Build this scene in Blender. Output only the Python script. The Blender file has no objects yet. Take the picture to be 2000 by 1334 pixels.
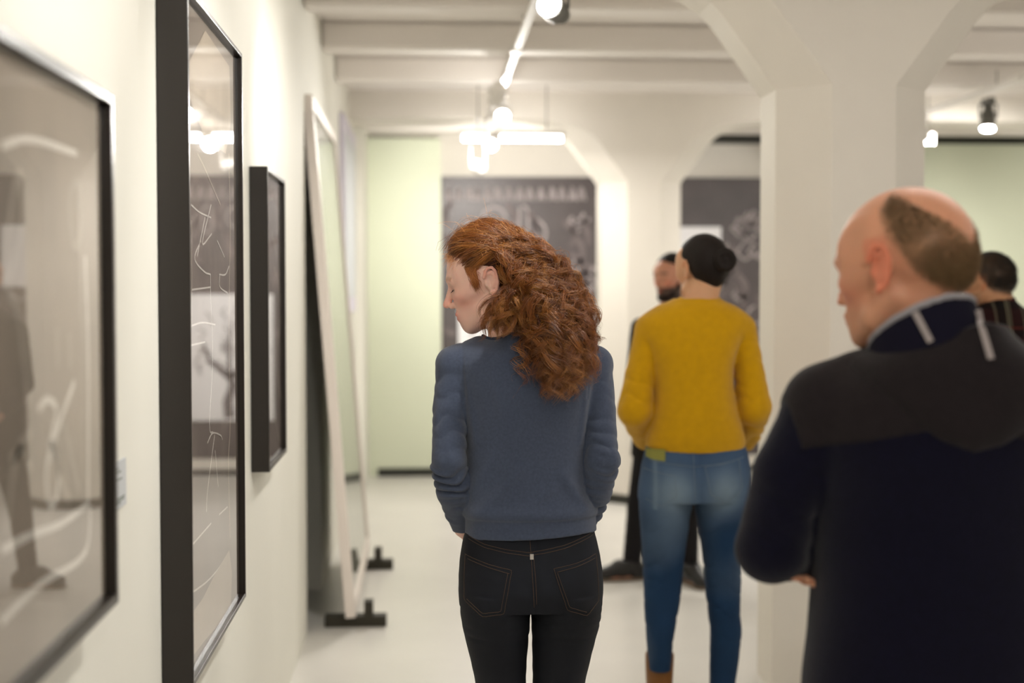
import bpy, math, random
import numpy as np
from mathutils import Vector, Matrix
from mathutils.bvhtree import BVHTree
random.seed(7); np.random.seed(7)
R = math.radians
SC = bpy.context.scene
COL = SC.collection
# ---------------------------------------------------------------- camera
F_PX = 2778.0
CAM = Vector((0.0, 0.0, 1.52))
YAW, PITCH = 3.502, 2.206
th, ph = R(YAW), R(PITCH)
FWD = Vector((math.sin(th)*math.cos(ph), math.cos(th)*math.cos(ph), -math.sin(ph)))
RGT = Vector((math.cos(th), -math.sin(th), 0))
UPV = RGT.cross(FWD)
cd = bpy.data.cameras.new('camera'); cam = bpy.data.objects.new('camera', cd); COL.objects.link(cam)
cam.location = CAM
cam.rotation_euler = (R(90 - PITCH), 0, -th)
cd.sensor_width = 36.0; cd.lens = 36.0 * F_PX / 2000.0
cd.clip_start = 0.05; cd.clip_end = 60
cd.dof.use_dof = True; cd.dof.focus_distance = 3.22; cd.dof.aperture_fstop = 2.0
SC.camera = cam
# ---------------------------------------------------------------- exposure and world
SC.view_settings.view_transform = 'Standard'
try: SC.view_settings.look = 'None'
except Exception: pass
SC.view_settings.gamma = 1.0
SC.view_settings.exposure = 0.2
SC.view_settings.use_curve_mapping = False
SC.cycles.use_denoising = True
SC.cycles.max_bounces = 8; SC.cycles.diffuse_bounces = 4; SC.cycles.glossy_bounces = 4
SC.cycles.transparent_max_bounces = 12
SC.cycles.sample_clamp_indirect = 6.0
wd = bpy.data.worlds.new('World'); SC.world = wd; wd.use_nodes = True
wd.node_tree.nodes['Background'].inputs[0].default_value = (1.0, .95, .88, 1)
wd.node_tree.nodes['Background'].inputs[1].default_value = 0.3

def px(x, y, Y):
    """the point of the plane at distance Y seen at pixel (x, y)"""
    d = FWD + RGT*((x-1000)/F_PX) + UPV*((667-y)/F_PX)
    return CAM + d*(Y/d.y)
def px_x(x, y, X):
    d = FWD + RGT*((x-1000)/F_PX) + UPV*((667-y)/F_PX)
    return CAM + d*(X/d.x)
def srgb(r, g, b):
    f = lambda c: (c/255/12.92) if c/255 <= .04045 else ((c/255+.055)/1.055)**2.4
    return (f(r), f(g), f(b), 1)
# ---------------------------------------------------------------- materials
def mat(name, col, rough=.6, spec=.5, metal=0, bump=0, bscale=40, var=0, vscale=3, attr=False, sheen=0, sss=0, weave=None, coat=0):
    m = bpy.data.materials.new(name); m.use_nodes = True
    nt = m.node_tree; N = nt.nodes; L = nt.links
    b = N['Principled BSDF']
    b.inputs['Roughness'].default_value = rough
    b.inputs['Specular IOR Level'].default_value = spec
    b.inputs['Metallic'].default_value = metal
    b.inputs['Coat Weight'].default_value = coat
    b.inputs['Coat Roughness'].default_value = .15
    b.inputs['Base Color'].default_value = col
    if sheen:
        b.inputs['Sheen Weight'].default_value = sheen; b.inputs['Sheen Roughness'].default_value = .5
    if sss:
        b.inputs['Subsurface Weight'].default_value = sss
        b.inputs['Subsurface Radius'].default_value = (.9, .35, .18); b.inputs['Subsurface Scale'].default_value = .012
    tc = N.new('ShaderNodeTexCoord')
    src = None
    if attr:
        a = N.new('ShaderNodeAttribute'); a.attribute_name = 'Col'; src = a.outputs['Color']
    if var:
        n = N.new('ShaderNodeTexNoise'); n.inputs['Scale'].default_value = vscale; n.inputs['Detail'].default_value = 6
        L.new(tc.outputs['Object'], n.inputs['Vector'])
        mr = N.new('ShaderNodeMapRange'); mr.inputs[3].default_value = 1-var; mr.inputs[4].default_value = 1+var
        mr.inputs[1].default_value = .3; mr.inputs[2].default_value = .7
        L.new(n.outputs['Fac'], mr.inputs[0])
        mx = N.new('ShaderNodeVectorMath'); mx.operation = 'MULTIPLY'
        if src: L.new(src, mx.inputs[0])
        else: mx.inputs[0].default_value = col[:3]
        L.new(mr.outputs[0], mx.inputs[1]); src = mx.outputs[0]
    if src: L.new(src, b.inputs['Base Color'])
    if bump:
        if weave:
            w = N.new('ShaderNodeTexWave'); w.wave_type = 'BANDS'; w.bands_direction = weave
            w.inputs['Scale'].default_value = bscale; w.inputs['Distortion'].default_value = 1.2; w.inputs['Detail'].default_value = 2
            w.inputs['Detail Scale'].default_value = 3
            L.new(tc.outputs['Object'], w.inputs['Vector']); h = w.outputs['Fac']
        else:
            n2 = N.new('ShaderNodeTexNoise'); n2.inputs['Scale'].default_value = bscale; n2.inputs['Detail'].default_value = 4
            L.new(tc.outputs['Object'], n2.inputs['Vector']); h = n2.outputs['Fac']
        bp = N.new('ShaderNodeBump'); bp.inputs['Strength'].default_value = bump; bp.inputs['Distance'].default_value = .004
        L.new(h, bp.inputs['Height']); L.new(bp.outputs['Normal'], b.inputs['Normal'])
    return m
def glow(name, col, s):
    m = bpy.data.materials.new(name); m.use_nodes = True
    b = m.node_tree.nodes['Principled BSDF']
    b.inputs['Base Color'].default_value = (1, 1, 1, 1)
    b.inputs['Emission Color'].default_value = col; b.inputs['Emission Strength'].default_value = s
    return m
def pane_glass(name):
    m = bpy.data.materials.new(name); m.use_nodes = True
    nt = m.node_tree; N = nt.nodes; L = nt.links
    out = N['Material Output']; N.remove(N['Principled BSDF'])
    t = N.new('ShaderNodeBsdfTransparent'); g = N.new('ShaderNodeBsdfGlossy'); g.inputs['Roughness'].default_value = .015
    f = N.new('ShaderNodeFresnel'); f.inputs['IOR'].default_value = 1.5
    mx = N.new('ShaderNodeMixShader'); ge = N.new('ShaderNodeNewGeometry'); mu = N.new('ShaderNodeMath'); mu.operation = 'MULTIPLY_ADD'
    mu.inputs[1].default_value = -1; mu.inputs[2].default_value = 1; mm = N.new('ShaderNodeMath'); mm.operation = 'MULTIPLY'
    L.new(ge.outputs['Backfacing'], mu.inputs[0]); L.new(mu.outputs[0], mm.inputs[0]); L.new(f.outputs[0], mm.inputs[1])
    dn = N.new('ShaderNodeMath'); dn.operation = 'ADD'; dn.inputs[1].default_value = 1; dv = N.new('ShaderNodeMath'); dv.operation = 'DIVIDE'; d2 = N.new('ShaderNodeMath'); d2.operation = 'MULTIPLY'; d2.inputs[1].default_value = 2
    L.new(mm.outputs[0], dn.inputs[0]); L.new(mm.outputs[0], dv.inputs[0]); L.new(dn.outputs[0], dv.inputs[1]); L.new(dv.outputs[0], d2.inputs[0])   # both faces of a pane reflect
    L.new(d2.outputs[0], mx.inputs[0]); L.new(t.outputs[0], mx.inputs[1]); L.new(g.outputs[0], mx.inputs[2])
    L.new(mx.outputs[0], out.inputs['Surface'])
    return m
# ---------------------------------------------------------------- object helpers
def link(o, parent=None):
    COL.objects.link(o)
    if parent is not None:
        o.parent = parent
        o.matrix_parent_inverse = parent.matrix_basis.inverted()
    return o
def tag(o, label=None, cat=None, group=None, kind=None):
    if label: o['label'] = label
    if cat: o['category'] = cat
    if group: o['group'] = group
    if kind: o['kind'] = kind
    return o
def thing(name, label, cat, loc=(0, 0, 0), group=None):
    o = bpy.data.objects.new(name, None); o.location = loc; o.empty_display_size = .1
    link(o); return tag(o, label, cat, group)
def mesh(name, verts, faces, m, parent=None, smooth=False, bevel=0):
    me = bpy.data.meshes.new(name); me.from_pydata([tuple(v) for v in verts], [], [tuple(f) for f in faces]); me.update()
    if m is not None: me.materials.append(m)
    if smooth: me.shade_smooth()
    o = bpy.data.objects.new(name, me); link(o, parent)
    if bevel:
        md = o.modifiers.new('bevel', 'BEVEL'); md.width = bevel; md.segments = 2; md.limit_method = 'ANGLE'
    return o
class MB:
    """collects shapes for one mesh"""
    def __init__(s): s.v = []; s.f = []
    def add(s, v, f):
        n = len(s.v); s.v += [tuple(p) for p in v]; s.f += [tuple(i+n for i in q) for q in f]; return s
    def box(s, x0, x1, y0, y1, z0, z1, M=None):
        v = [Vector((x, y, z)) for x in (x0, x1) for y in (y0, y1) for z in (z0, z1)]
        if M is not None: v = [M @ p for p in v]
        return s.add(v, [(0, 1, 3, 2), (4, 6, 7, 5), (0, 4, 5, 1), (2, 3, 7, 6), (0, 2, 6, 4), (1, 5, 7, 3)])
    def lathe(s, prof, n=24, M=None):
        """prof: (r, z) list round the z axis; M moves it"""
        v = []; f = []
        for r, z in prof:
            for k in range(n):
                a = 2*math.pi*k/n; p = Vector((r*math.cos(a), r*math.sin(a), z)); v.append(M @ p if M is not None else p)
        for i in range(len(prof)-1):
            for k in range(n):
                f.append((i*n+k, i*n+(k+1) % n, (i+1)*n+(k+1) % n, (i+1)*n+k))
        f.append(tuple(range(n))[::-1]); f.append(tuple((len(prof)-1)*n+k for k in range(n)))
        return s.add(v, f)
    def tube(s, pts, r, n=8, flat=None):
        pts = [Vector(p) for p in pts]; m = len(pts)
        rs = r if hasattr(r, '__len__') else [r]*m
        v = []; f = []; up = None
        for i, p in enumerate(pts):
            t = (pts[min(i+1, m-1)] - pts[max(i-1, 0)]).normalized()
            if up is None: up = Vector((0, 0, 1)) if abs(t.z) < .9 else Vector((1, 0, 0))
            a = t.cross(up)
            a = a.normalized() if a.length > 1e-6 else Vector((1, 0, 0))
            b = a.cross(t).normalized(); up = b
            for k in range(n):
                q = 2*math.pi*k/n; v.append(p + a*math.cos(q)*rs[i] + b*math.sin(q)*rs[i])
        for i in range(m-1):
            for k in range(n): f.append((i*n+k, i*n+(k+1) % n, (i+1)*n+(k+1) % n, (i+1)*n+k))
        f.append(tuple(range(n))[::-1]); f.append(tuple((m-1)*n+k for k in range(n)))
        return s.add(v, f)
    def ribbon(s, pts, w, nrm, th=.0006):
        """a flat stroke with width w lying in the plane with normal nrm"""
        pts = [Vector(p) for p in pts]; nrm = Vector(nrm); m = len(pts); v = []; f = []
        for i, p in enumerate(pts):
            t = (pts[min(i+1, m-1)] - pts[max(i-1, 0)]).normalized(); a = t.cross(nrm).normalized()
            ww = (w[i] if hasattr(w, '__len__') else w)/2
            v += [p-a*ww, p+a*ww, p+a*ww+nrm*th, p-a*ww+nrm*th]
        for i in range(m-1):
            for k in range(4): f.append((i*4+k, i*4+(k+1) % 4, i*4+4+(k+1) % 4, i*4+4+k))
        f += [(3, 2, 1, 0), tuple(4*(m-1)+k for k in range(4))]
        return s.add(v, f)
    def build(s, name, m, parent=None, smooth=False, bevel=0): return mesh(name, s.v, s.f, m, parent, smooth, bevel)
def struct(o): o['kind'] = 'structure'; return o
def smooth_by_angle(o, ang=40):
    me = o.data; me.shade_smooth()
    try: me.set_sharp_from_angle(angle=R(ang))
    except Exception: pass
    return o
# ================================================================ the room
M = {}
M['wall'] = mat('wall paint', srgb(238, 236, 226), .75, .3, bump=.05, bscale=60, var=.015, vscale=2)
M['green'] = mat('green wall paint', srgb(222, 227, 204), .75, .3, bump=.05, bscale=60, var=.015)
M['white'] = mat('white paint', srgb(232, 226, 216), .7, .3, bump=.08, bscale=50, var=.02)
M['ceil'] = mat('ceiling paint', srgb(240, 234, 228), .8, .3, bump=.08, bscale=30, var=.02)
M['floor'] = mat('painted concrete floor', srgb(226, 223, 217), .32, .45, bump=.03, bscale=12, var=.05, vscale=1.6)
M['skirt'] = mat('black skirting', srgb(38, 38, 30), .5)
M['dark'] = mat('painted shade passage', srgb(12, 11, 8), .95, .1)  # near-black colour puts the passage's deep shade into the paint
M['metal'] = mat('grey metal', srgb(150, 148, 142), .4, .5)
M['fixture'] = mat('dark grey fixture', srgb(96, 94, 88), .45, .5)
M['track'] = mat('white enamel track', srgb(232, 228, 222), .4, .5)
M['lens'] = glow('lit lamp lens', (1, .97, .92, 1), 90)
M['tube'] = glow('lit tube', (1, .97, .93, 1), 26)

XW = -.52; YF = 11.6; XR = 8.0; YB = -3.5; ZC = 2.86; T = .2
struct(MB().box(XW-T-1.2, XR+T, YB-T, YF+T, -.15, 0).build('floor', M['floor']))
struct(MB().box(XW-T, XR+T, YB-T, YF+T, ZC, ZC+T).build('ceiling', M['ceil']))
# left wall with a dark opening behind the leaning panel
DY0, DY1, DZ = 6.24, 7.14, 2.28
wl = MB(); wl.box(XW-T, XW, YB, DY0, 0, ZC); wl.box(XW-T, XW, DY1, YF, 0, ZC); wl.box(XW-T, XW, DY0, DY1, DZ, ZC)
struct(wl.build('wall_left', M['wall']))
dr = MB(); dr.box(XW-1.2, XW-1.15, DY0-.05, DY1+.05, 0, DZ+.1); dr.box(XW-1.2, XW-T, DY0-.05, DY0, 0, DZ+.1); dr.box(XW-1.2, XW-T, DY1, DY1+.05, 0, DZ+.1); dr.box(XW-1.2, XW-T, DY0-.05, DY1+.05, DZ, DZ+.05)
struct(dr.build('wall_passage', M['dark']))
struct(MB().box(XW-T, XR+T, YF, YF+T, 0, ZC).build('wall_far', M['white']))
struct(MB().box(XR, XR+T, YB, YF, 0, ZC).build('wall_right', M['wall']))
struct(MB().box(XW-T, XR+T, YB-T, YB, 0, ZC).build('wall_back', M['wall']))
# green wall sections on the far side
gx = px(861, 600, 11.4).x
struct(MB().box(XW, gx, 11.4, YF, 0, 2.70).build('wall_far_green', M['green']))
gx2 = px(1700, 600, 11.4).x
struct(MB().box(gx2, XR, 11.4, YF, 0, 2.68).build('wall_far_green_wide', M['green']))
struct(MB().box(gx+1.5, XR, 11.42, YF, 2.69, 2.75).build('trim_1', M['skirt']))
struct(MB().box(XW+.14, gx, 11.385, 11.4, 0, .065).build('baseboard_far', M['skirt']))
struct(MB().box(gx, gx2, 11.57, YF, 0, .05).build('baseboard_mural', M['skirt']))
struct(MB().box(gx2, XR, 11.385, 11.4, 0, .065).build('baseboard_far_right', M['skirt']))
struct(MB().box(gx, gx2, 11.52, YF, .05, .13).build('trim_2', M['white'], bevel=.004))
# boxed pipe in the far corner of the left wall
struct(MB().box(XW, XW+.07, 10.6, 11.4, 0, 2.72).build('trim_3', M['wall'], bevel=.004))

# ---- octagonal columns with haunched cross beams
CX = 1.52; HA = .283; CH = .166; ZH = 2.25; ZB = 2.68
def octo(hx, hy=HA, c=CH):
    return [(-hx, -hy+c), (-hx+c, -hy), (hx-c, -hy), (hx, -hy+c), (hx, hy-c), (hx-c, hy), (-hx+c, hy), (-hx, hy-c)]
ARCH = [(0, ZH), (.10, ZH+.135), (.20, ZH+.27), (.245, ZH+.318), (.31, ZH+.358), (.40, ZH+.392), (.55, ZH+.418), (.75, ZB)]
def column(cy, x0, x1, base, CX=CX):
    v = []; f = []
    zs = [(0, 0)] + ARCH
    for u, z in zs:
        for x, y in octo(HA+u): v.append((CX+x, cy+y, z))
    n = len(zs)
    for i in range(n-1):
        for k in range(8): f.append((i*8+k, i*8+(k+1) % 8, (i+1)*8+(k+1) % 8, (i+1)*8+k))
    f.append(tuple(range(8))[::-1]); f.append(tuple((n-1)*8+k for k in range(8)))
    o = mesh('column', v, f, M['white']); struct(o)
    # the beam: the same bevelled section running sideways
    sec = [(-HA, ZC), (-HA, ZB+.0), (HA, ZB), (HA, ZC)]
    v = [(x, cy+y, z) for x in (x0, x1) for y, z in sec]
    b = mesh('ceiling_beam', v, [(0, 1, 2, 3), (7, 6, 5, 4), (0, 4, 5, 1), (1, 5, 6, 2), (2, 6, 7, 3), (3, 7, 4, 0)], M['white']); struct(b)
    if base:
        v = [(CX+x*1.03, cy+y*1.03, z) for z in (0, .065) for x, y in octo(HA)]
        struct(mesh('baseboard_column', v, [(k, (k+1) % 8, 8+(k+1) % 8, 8+k) for k in range(8)]+[tuple(range(8, 16))], M['skirt']))
column(5.36, XW, XR, False, 1.585)
column(10.1, XW, XR, True)
column(.2, XW, XR, False)
# a second row further right carries the same beams
for y, z0 in ((5.36, 0), (10.1, 0)):
    v = [(6.2+x, y+yy, z) for z in (0, ZB) for x, yy in octo(HA)]
    struct(mesh('column', v, [(k, (k+1) % 8, 8+(k+1) % 8, 8+k) for k in range(8)], M['white']))
# ceiling ribs
for y in (-2.2, -1.1, 1.3, 2.4, 3.5, 6.25, 7.35, 8.45, 11.1):
    struct(MB().box(XW, XR, y-.09, y+.09, 2.72, ZC).build('ceiling_rib', M['ceil'], bevel=.02))

# ---- track lighting
ZT = 2.655
def track(x, y0, y1, label):
    t = thing('lighting_track', label, 'lighting track', (x, y0, ZT), 'ceiling lighting tracks')
    MB().box(x-.018, x+.018, y0, y1, ZT-.016, ZT+.016).build('rail', M['track'], t, bevel=.003)
    y = y0+.3
    while y < y1:
        MB().tube([(x, y, ZT+.016), (x, y, 2.75)], .005).build('hanger', M['metal'], t); y += 1.1
    j = MB(); j.box(x-.03, x+.03, (y0+y1)/2-.05, (y0+y1)/2+.05, ZT-.02, ZT+.02); j.build('connector', M['track'], t, bevel=.003)
    return t
track(.44, 4.95, 8.7, 'white ceiling track carrying spotlights along the pale picture wall')
track(3.25, 5.46, 9.8, 'white ceiling track over the room beyond the near column')
track(.44, -3.2, 4.85, 'white ceiling track above the framed chalk drawings')
track(.44, 8.72, 9.8, 'short white ceiling track in front of the blackboard mural')
def aim(loc, to):
    d = (Vector(to)-Vector(loc)).normalized()
    return d.to_track_quat('-Z', 'Y')
def spot(loc, to, power, label, mb='fixture', cone=80, lens=None, size=.045, L=.13, blend=.9, group=None):
    """a track spotlight: adapter, yoke, finned body, lit lens; it shines from loc towards to"""
    loc = Vector(loc); q = aim(loc, to); d = (Vector(to)-loc).normalized()
    t = thing('track_spotlight', label, 'spotlight', loc, group)
    Mx = Matrix.Translation(loc) @ q.to_matrix().to_4x4()
    r = size
    MB().lathe([(r*.55, L+.02), (r*.62, L+.015), (r*.62, L*.8), (r*.9, L*.75), (r*.9, L*.6), (r*.75, L*.58), (r*.75, L*.5), (r*.95, L*.48), (r, L*.1), (r, 0), (r*.9, -.002)][::-1], 24, Mx).build('lamp_body', M[mb], t)
    MB().lathe([(r*.86, -.003), (r*.86, -.008), (r*.5, -.012), (.001, -.013)][::-1], 24, Mx).build('lens', lens or M['lens'], t)
    hub = Mx @ Vector((0, 0, L*.45))
    a = Vector((d.y, -d.x, 0)); a = a.normalized() if a.length > .01 else Vector((1, 0, 0))
    top = Vector((hub.x, hub.y, ZT-.05))
    y = MB(); y.tube([hub+a*r*1.08, top+a*r*1.08], .006); y.tube([hub-a*r*1.08, top-a*r*1.08], .006); y.tube([top+a*r*1.08, top-a*r*1.08], .006)
    y.build('yoke', M[mb], t)
    MB().box(top.x-.02, top.x+.02, top.y-.06, top.y+.06, ZT-.055, ZT-.0165).build('track_adapter', M[mb], t, bevel=.003)
    ld = bpy.data.lights.new('spot light', 'SPOT'); ld.energy = power; ld.spot_size = R(cone); ld.spot_blend = blend
    ld.shadow_soft_size = .035; ld.color = (1, .965, .905)
    lo = bpy.data.objects.new('spot_beam', ld); link(lo, t)
    lo.location = loc + d*.03; lo.rotation_mode = 'QUATERNION'; lo.rotation_quaternion = q
    return t
def tube_light(x0, x1, y, label, power=30, z=2.49):
    t = thing('tube_light', label, 'tube light', ((x0+x1)/2, y, z), 'bare tube lights under the ceiling')
    MB().tube([(x0, y, z), (x1, y, z)], .018, 12).build('tube', M['tube'], t)
    MB().box(x0-.02, x1+.02, y-.025, y+.025, z+.022, z+.05).build('batten', M['track'], t, bevel=.004)
    for a in (x0-.02, x1): MB().box(a, a+.02, y-.02, y+.02, z-.02, z+.022).build('end_cap', M['track'], t)
    for a in (x0+.1, x1-.1): MB().tube([(a, y, z+.05), (a, y, ZC)], .004).build('hanger', M['metal'], t)
    ld = bpy.data.lights.new('tube glow', 'AREA'); ld.shape = 'RECTANGLE'; ld.size = x1-x0; ld.size_y = .05; ld.energy = power; ld.color = (1, .96, .9)
    lo = bpy.data.objects.new('tube_glow', ld); link(lo, t); lo.location = ((x0+x1)/2, y, z-.022)
    return t
PW = 2.0
A = px(1073, 10, 5.25)
spot(A, (A.x-.45, A.y-.9, A.z+.12), 14*PW, 'grey track spotlight above the red haired woman, near the first beam', cone=95, size=.05, L=.12)
B = px(982, 228, 8.5); spot(B, (.1, 4.6, 1.3), 45*PW, 'brightest white spotlight facing the room at the end of the track', 'track', cone=95)
C = px(958, 283, 9.15); spot(C, (-.3, 6.6, .9), 18*PW, 'lit spotlight hanging just below the bare tube light', 'track', cone=80)
D = px(937, 330, 9.6); spot(D, (.9, 11.58, 2.1), 45*PW, 'white spotlight turned towards the blackboard mural', 'track', cone=110)
G_ = px(968, 196, 7.9); spot(G_, (-.25, 11.4, 1.0), 26*PW, 'grey spotlight above the brightest one, turned to the pale green wall', 'track', cone=60)
G2 = (3.25, 9.15, 2.5); spot(G2, (4.7, 11.4, 1.5), 60*PW, 'added white spotlight half behind the near column, brightening the wide green wall', 'track', cone=90)  # extra lamp added to brighten the wide green wall
E = px(1929, 250, 8.3); spot(E, (3.0, 7.6, 0), 50*PW, 'grey spotlight hanging beyond the near column, over the green wall', cone=100)
# spots of the same track over and behind the camera
for k, (y, tx, ty, tz, e) in enumerate(((4.3, -.5, 5.1, 1.7, 26), (2.9, -.5, 3.4, 1.5, 26), (1.7, -.5, 2.4, 1.6, 20), (-.6, .6, 3.0, 1.0, 24), (.6, -.5, .6, 1.6, 16))):
    spot((.44, y, 2.54), (tx, ty, tz), e*PW, ['grey track spotlight aimed at the small black frame', 'grey track spotlight aimed at the tall black frame', 'grey track spotlight aimed at the wide chalk drawing', 'grey track spotlight lighting the visitors from behind', 'grey track spotlight at the start of the picture wall'][k])
tube_light(.25, .90, 9.35, 'bright bare tube light hanging in front of the blackboard mural', 18)
xt = px(1818, 274, 9.35).x
tube_light(xt-.9, xt, 9.35, 'bare tube light half hidden behind the near column', 18)
for i, (x0, x1, y) in enumerate(((.9, 2.1, 3.0), (.9, 2.1, -1.0), (3.0, 4.2, 2.2), (5.0, 6.2, 7.4), (3.0, 4.2, -1.6), (3.6, 4.8, 5.7))):  # unseen tubes added as general fill for the room
    tube_light(x0, x1, y, ['added fill tube above the visitors', 'added fill tube behind the visitors', 'added fill tube over the open floor', 'added fill tube in the far bay by the green wall', 'added fill tube at the back of the room', 'added fill tube beyond the near column'][i], 8, 2.6)

# ================================================================ pictures on the left wall
M['frame'] = mat('black stained frame wood', srgb(30, 24, 20), .28, .5, bump=.05, bscale=80)
M['paper'] = mat('grey blackboard paper', srgb(158, 146, 132), .85, .2, var=.16, vscale=5)
M['paper2'] = mat('dark grey blackboard paper', srgb(128, 116, 108), .85, .2, var=.25, vscale=6)
M['chalk'] = mat('chalk', srgb(236, 230, 220), .9, .2, var=.1, vscale=30)
M['chalk_soft'] = mat('rubbed chalk', srgb(186, 176, 162), .9, .2, var=.15, vscale=12)
M['kraft'] = mat('torn cream paper', srgb(196, 182, 164), .9, .2, var=.06, vscale=8)
M['glass'] = pane_glass('picture glass')
def smoothline(pts, n=8):
    """Catmull-Rom through 2-D or 3-D points"""
    P = [np.array(p, float) for p in pts]; P = [2*P[0]-P[1]]+P+[2*P[-1]-P[-2]]; out = []
    for i in range(1, len(P)-2):
        for k in range(n):
            t = k/n; a, b, c, d = P[i-1], P[i], P[i+1], P[i+2]
            out.append(.5*((2*b)+(-a+c)*t+(2*a-5*b+4*c-d)*t*t+(-a+3*b-3*c+d)*t**3))
    out.append(P[-2]); return out
def picture(label, y0, y1, z0, z1, depth, lip, paper, art):
    XF = XW+depth
    t = thing('framed_drawing', label, 'framed picture', (XW, (y0+y1)/2, z0), 'framed chalk drawings on the wall')
    f = MB(); X0 = XW+.001
    f.box(X0, XF, y0, y0+lip, z0, z1); f.box(X0, XF, y1-lip, y1, z0, z1)
    f.box(X0, XF, y0+lip, y1-lip, z0, z0+lip); f.box(X0, XF, y0+lip, y1-lip, z1-lip, z1)
    f.build('frame', M['frame'], t, bevel=.0015)
    xg = XF-.011
    p = MB().box(X0+.002, xg-.006, y0+lip, y1-lip, z0+lip, z1-lip).build('drawing', paper, t)
    art(xg-.0055, p, y0+lip, y1-lip, z0+lip, z1-lip)
    MB().box(xg-.002, xg, y0+lip, y1-lip, z0+lip, z1-lip).build('glass_pane', M['glass'], t)
    return t
def strokes(x, p, lines, w, m, name):
    for ln in lines: MB().ribbon([(x, q[0], q[1]) for q in smoothline(ln, 6)], w, (1, 0, 0)).build(name, m, p)
def on_pic(pts, x):  # drawing points read off the picture plane
    return [(lambda q: (q.y, q.z))(px_x(a, b, x)) for a, b in pts]
XF1 = XW+.062
q1, q2 = px_x(222, 185, XF1), px_x(222, 1187, XF1)
def art1(x, p, y0, y1, z0, z1):
    g = lambda pts: on_pic(pts, x)
    strokes(x, p, [g([(2, 285), (60, 272), (150, 300)]), g([(2, 1075), (60, 1045), (120, 1022), (172, 985)]), g([(2, 1215), (80, 1140), (150, 1098), (172, 1060), (176, 985)]),
                   g([(172, 985), (172, 700), (166, 500)]), g([(75, 800), (92, 780), (110, 800), (100, 860), (90, 930), (98, 990), (112, 960), (112, 900), (95, 860)]),
                   g([(145, 745), (115, 830), (95, 900)])], .010, M['chalk'], 'chalk_stroke')
    strokes(x, p, [g([(8, 560), (20, 420), (34, 345), (42, 360), (40, 450), (14, 560)]), g([(140, 470), (150, 480), (157, 440), (155, 370), (143, 360), (135, 400), (140, 465)]),
                   g([(12, 565), (35, 620), (55, 790)]), g([(100, 860), (120, 940), (135, 980)]), g([(60, 840), (30, 900), (12, 1040)]), g([(20, 900), (45, 880), (60, 920)]), g([(110, 640), (112, 720)]), g([(135, 650), (137, 720)]), g([(125, 830), (140, 900), (155, 960)])], .014, M['chalk_soft'], 'smudged_stroke')
picture('wide black framed chalk drawing with white loops, beside the paper label', .75, q1.y, q2.z, q1.z, .062, .016, M['paper'], art1)
XF2 = XW+.062
y2a = px_x(309, 600, XW).y; q1, q2 = px_x(473, 105, XF2), px_x(475, 1175, XF2)
def art2(x, p, y0, y1, z0, z1):
    g = lambda pts: on_pic(pts, x)
    strokes(x, p, [g([(373, 400), (390, 415), (412, 425)]), g([(392, 470), (380, 505), (398, 530), (411, 536)]), g([(411, 536), (411, 575)]), g([(428, 536), (440, 536), (447, 520)]), g([(429, 535), (429, 560), (444, 572)]),
                   g([(374, 566), (411, 561)]), g([(372, 637), (395, 630), (420, 634)]), g([(370, 675), (400, 668)]), g([(400, 425), (385, 500)]), g([(412, 400), (395, 475), (413, 457)]), g([(424, 470), (438, 502)]),
                   g([(411, 575), (415, 700), (409, 830), (416, 845)]), g([(405, 865), (415, 846), (430, 850), (434, 858)]), g([(419, 850), (415, 880), (405, 960), (403, 1000)]), g([(420, 880), (426, 950)]),
                   g([(372, 1068), (412, 1022)]), g([(428, 1005), (444, 990)]), g([(372, 1160), (410, 1130), (445, 1085)])], .0036, M['chalk'], 'chalk_stroke')
    strokes(x, p, [g([(374, 430), (374, 640)]), g([(385, 300), (400, 330), (430, 400)]), g([(371, 860), (374, 1010)])], .006, M['chalk_soft'], 'smudged_stroke')
    strokes(x, p, [g([(447, 300), (449, 450), (447, 640), (449, 830), (446, 900), (449, 1050)])], .009, M['kraft'], 'painted_edge')
    b = MB(); pts = g([(369, 1205), (395, 1170), (420, 1120), (447, 1075), (452, 1120), (450, 1180), (430, 1215), (400, 1250), (369, 1290)])
    b.add([(x+.0005, a, c) for a, c in pts]+[(x+.0012, a, c) for a, c in pts], [tuple(range(len(pts))), tuple(range(len(pts), 2*len(pts)))[::-1]]); b.build('torn_paper', M['kraft'], p)
    b = MB(); pts = g([(369, 120), (400, 60), (447, 130), (450, 240), (440, 300), (400, 270), (369, 190)])
    b.add([(x+.0005, a, c) for a, c in pts]+[(x+.0012, a, c) for a, c in pts], [tuple(range(len(pts))), tuple(range(len(pts), 2*len(pts)))[::-1]]); b.build('torn_paper', M['kraft'], p)
picture('tall black framed drawing of a chalk figure behind reflecting glass', y2a, q1.y, q2.z, q1.z, .062, .010, M['paper2'], art2)
XF3 = XW+.055
y3a = px_x(488, 600, XW).y; q1, q2 = px_x(557, 357, XF3), px_x(558, 885, XF3)
zt3 = px_x(487, 325, XW).z
def art3(x, p, y0, y1, z0, z1):
    g = lambda pts: on_pic(pts, x)
    strokes(x, p, [g([(535, 520), (545, 560), (548, 620), (540, 700), (548, 780)]), g([(530, 450), (540, 500), (545, 540)]), g([(530, 760), (538, 820), (545, 860)])], .010, M['chalk_soft'], 'smudged_stroke')
picture('small dark brown framed drawing next to the leaning panel', y3a, q1.y, q2.z, zt3, .055, .014, M['paper2'], art3)
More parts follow.
